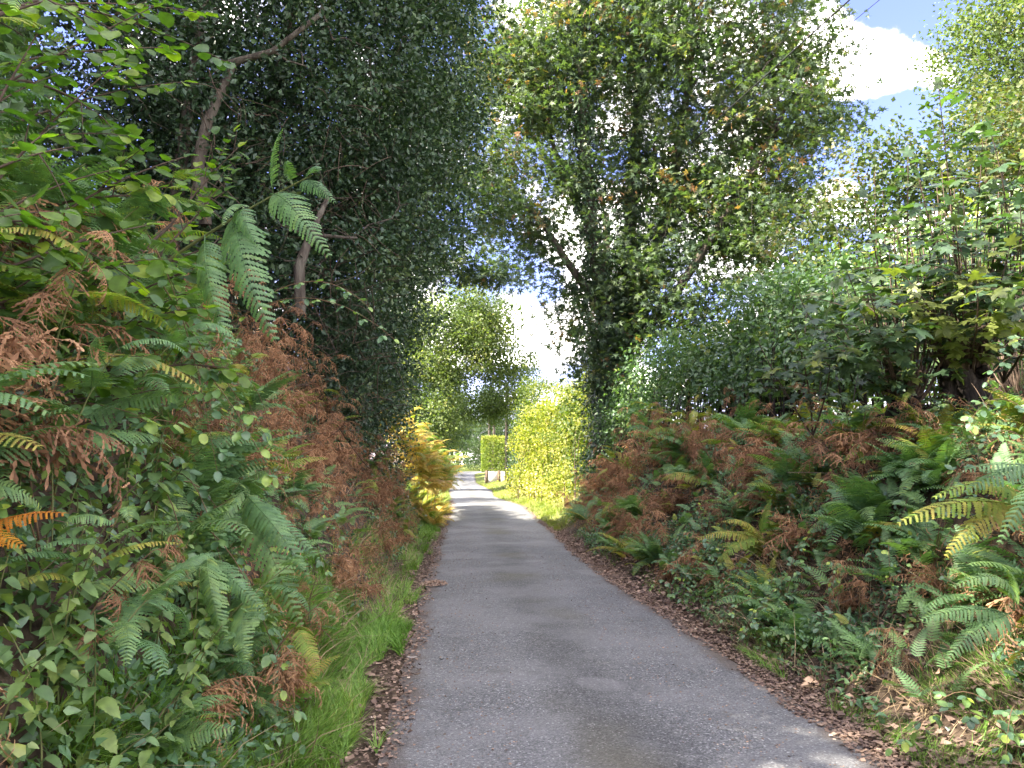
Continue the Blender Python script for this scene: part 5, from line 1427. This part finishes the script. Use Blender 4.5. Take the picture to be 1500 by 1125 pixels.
# dead twigs and stalks caught in the banks and under the holly
rt = np.random.default_rng(61)
a_ = Acc()
for k in range(520):
    side = -1 if rt.random() < .6 else 1
    y = rt.uniform(2.4, 13); t = rt.uniform(.5, 3.0)
    p = bank_point(side, t, y) + np.array([0, 0, rt.uniform(.0, .35)])
    if abs(p[0]) > .78 * y: continue
    d = rt.normal(size=3) * [1, 1, .7]; e = p + nrm(d) * rt.uniform(.15, .6)
    tube(a_, bez(p, (p + e) / 2 + rt.normal(size=3) * .06, e, 5), rt.uniform(.0014, .0035), 3, cap=False)
tag(a_.build('dead_stalks', M['twig']), 'thin dead stalks and twigs tangled through the banks', kind='stuff')
a_ = Acc()
for k in range(420):
    p = P(rt.uniform(250, 560), rt.uniform(150, 640), rt.uniform(8.5, 11.5)); d = rt.normal(size=3) * [1, .6, .9]; e = p + nrm(d) * rt.uniform(.2, .8)
    if p[2] < gz(p[0], p[1]): continue
    tube(a_, bez(p, (p + e) / 2 + rt.normal(size=3) * .08, e, 5), rt.uniform(.002, .006), 3, cap=False)
tag(a_.build('bare_twigs', M['twigd']), 'bare brown twigs on the shaded face of the holly', kind='stuff')

# a few things lying on the lane
def chip(name, label, cat, px, py, w, l, mat, rz):
    p = P(px, py, 5); d = raydir(px, py); k = (CAMZ - .02) / -d[2]; q = d * k
    n_ = 10; V = [(0, 0, .006)]
    r = np.random.default_rng(px)
    for i_ in range(n_):
        a0_ = i_ / n_ * 2 * PI; rr = r.uniform(.75, 1.1)
        V.append((math.cos(a0_) * w / 2 * rr, math.sin(a0_) * l / 2 * rr, .002 + .01 * abs(math.cos(a0_))))
    nn = len(V); V += [(v[0] * .96, v[1] * .96, v[2] - .004) for v in V]
    F = [(0, 1 + i_, 1 + (i_ + 1) % n_) for i_ in range(n_)] + [(nn, nn + 1 + (i_ + 1) % n_, nn + 1 + i_) for i_ in range(n_)]
    a_ = Acc(); a_.add(V, F); a_.add(V, [(1 + i_, nn + 1 + i_, nn + 1 + (i_ + 1) % n_, 1 + (i_ + 1) % n_) for i_ in range(n_)])
    o = a_.build(name, M[mat]); o.location = (q[0], q[1], .045); o.rotation_euler = (0, 0, rz)
    tag(o, label, cat)
chip('dead_leaf', 'pale dead leaf at the left edge of the tarmac', 'leaf', 604, 968, .09, .035, 'concrete', .1)
chip('dead_leaf', 'brown dead leaf just below the pale one at the left edge', 'leaf', 610, 993, .07, .035, 'twig', .3)
chip('dark_stick', 'short dark stick on the tarmac right of the dead leaves', 'stick', 647, 971, .035, .010, 'cable', .05)
chip('orange_leaf', 'small orange-brown leaf beside the left grass verge', 'leaf', 577, 1026, .04, .05, 'twig', 1.0)
rw = Acc()
for k in range(420):                                             # the little heap of moss and needles at the edge
    a0_ = rc.random() * 2 * PI; rr = rc.random() ** .6
    q = raydir(636, 856); q = q * ((CAMZ - .02) / -q[2])
    pos = np.array([[q[0] + math.cos(a0_) * rr * .17, q[1] + math.sin(a0_) * rr * .22, .03 + (1 - rr) * .035]])
    scatter(rw, T_WIDE, pos, rc.normal(size=(1, 3)) * [1, 1, .4], np.array([[0, 0, 1.0]]) + rc.normal(size=(1, 3)) * .5, np.array([.03]), np.array([rc.uniform(.5, .9)]))
tag(rw.build('leaf_heap', M['litter']), 'little heap of brown needles at the left road edge', 'leaf heap')

# ------------------------------------------------------------ poles and wires
def pole(label, base, h, r0, r1, wood='pole'):
    root = empty('utility_pole', base, label, 'utility pole')
    a_ = Acc(); zq = np.linspace(-.3, h, 10); tube(a_, np.stack([zq * 0, zq * 0, zq], 1), np.linspace(r0, r1, 10), 16)
    link('shaft', a_.mesh('shaft', M[wood]), root)
    a_ = Acc(); tube(a_, [(0, 0, h), (0, 0, h + .03), (0, 0, h + .045)], [r1 * 1.06, r1 * 1.06, r1 * .5], 16)
    link('cap', a_.mesh('cap', M['wire']), root)
    for k in range(3):
        a_ = Acc(); z_ = h - .22 - .2 * k
        tube(a_, [(0, -r1 * .8, z_), (0, -r1 - .06, z_), (0, -r1 - .07, z_ + .07)], .012, 6)
        br = link('bracket', a_.mesh('bracket', M['cable']), root)
        a_ = Acc(); tube(a_, [(0, -r1 - .07, z_ + .05), (0, -r1 - .07, z_ + .09), (0, -r1 - .07, z_ + .12)], [.025, .03, .012], 8)
        link('insulator', a_.mesh('insulator', M['concrete']), br)
    return root
pt = P(888, 314, 26.5); pbz = gz(pt[0], pt[1])
pole('weathered wooden utility pole standing in the ivy-clad sycamore', (pt[0], pt[1], pbz), pt[2] - pbz, .155, .115)
pf = P(742, 585, 55.0); pfz = gz(pf[0], pf[1])
pole('distant slim utility pole beside the dark holly bush and clipped hedge', (pf[0], pf[1], pfz), pf[2] - pfz + 1.2, .13, .10, 'darkbark')
def wire(label, a0, a1, sag, rad, mat, name='overhead_wire'):
    a0 = np.asarray(a0, float); a1 = np.asarray(a1, float)
    m = (a0 + a1) / 2 - np.array([0, 0, sag * 2])
    a_ = Acc(); tube(a_, bez(a0, m, a1, 40) - a0, rad, 6)
    o = a_.build(name, M[mat]); o.location = a0
    tag(o, label, 'wire', 'overhead wires')
top = np.array([pt[0], pt[1] - .18, pt[2] - .12])
pe = P(1237, 0, 13.5)
def ext(a, b, yend):
    k = (yend - a[1]) / (b[1] - a[1]); return a + (b - a) * k
w1 = ext(top, pe, -16)
wire('thick black overhead cable running up to the right from the wooden pole', top - [0, 0, .12], w1, .0, .017, 'cable', 'overhead_cable')
wire('thin overhead wire just left of the thick black cable', top, ext(top, P(1207, 0, 14.2), -16), .0, .006, 'cable')
wire('thin overhead wire just right of the thick black cable', top - [0, 0, .3], ext(top, P(1268, 0, 13), -16), .0, .007, 'cable')
wire('wire running from the wooden pole down to the distant slim pole', top - [0, 0, .1], (pf[0], pf[1], pf[2] + 1.0), .25, .010, 'wire')
wire('lower wire from the wooden pole to the distant slim pole', top - [0, 0, .3], (pf[0] + .05, pf[1], pf[2] + .8), .25, .010, 'wire')
w1b = w1.copy(); gb = gz(w1[0] + .2, w1[1])
pole('wooden utility pole behind the viewpoint that carries the wires on', (w1[0] + .15, w1[1] - .1, gb), w1[2] - gb + .25, .155, .115)
# two pale poplar-like trunks seen through the gap at the end of the lane
for (px, lab) in ((716, 'left pale tree trunk above the clipped hedge in the distance'), (723, 'right pale tree trunk above the clipped hedge in the distance')):
    q = P(px, 690, 92); q[2] = gz(q[0], q[1])
    t_ = [(q[0], q[1], q[2] - .1, .20), (q[0] + .05, q[1], q[2] + 4, .17), (q[0], q[1], q[2] + 9, .10)]
    root = empty('slim_tree', q, lab, 'tree')
    a_ = Acc(); tt_ = np.array(t_); tube(a_, tt_[:, :3] - q, tt_[:, 3], 8); link('trunk', a_.mesh('trunk', M['bark']), root)
    a_ = Acc(); cpts = in_ells([(0, 0, 8.5, 1.5, 1.5, 2.2)], 60, seed=px); sprays(a_, T_WIDE, cpts, 40, .4, .6, .2, seed=px); link('crown', a_.mesh('crown', M['wood']), root)



# ------------------------------------------------------------ tell look-alikes apart by their order across the photograph
def px_of(o):
    d = np.array(o.location) - np.array([0, 0, CAMZ])
    f = d[1] * math.cos(PITCH) + d[2] * math.sin(PITCH)
    return 750 + FPX * d[0] / max(f, .1)
byl = {}
for o in bpy.data.objects:
    if o.parent is None and 'label' in o and 'category' in o:
        byl.setdefault(o['label'], []).append(o)
ORD = ['leftmost', 'second from left', 'third from left', 'fourth from left', 'fifth from left', 'sixth from left', 'seventh from left', 'eighth from left', 'ninth from left', 'tenth from left', 'eleventh from left', 'twelfth from left']
for lab, os_ in byl.items():
    if len(os_) < 2: continue
    os_.sort(key=px_of)
    for k, o in enumerate(os_):
        w = ('left one' if k == 0 else 'right one') if len(os_) == 2 else 'rightmost' if k == len(os_) - 1 else ORD[min(k, 11)] if k < 12 else f'{k + 1}th from left'
        o['label'] = f"{lab}, {w}"
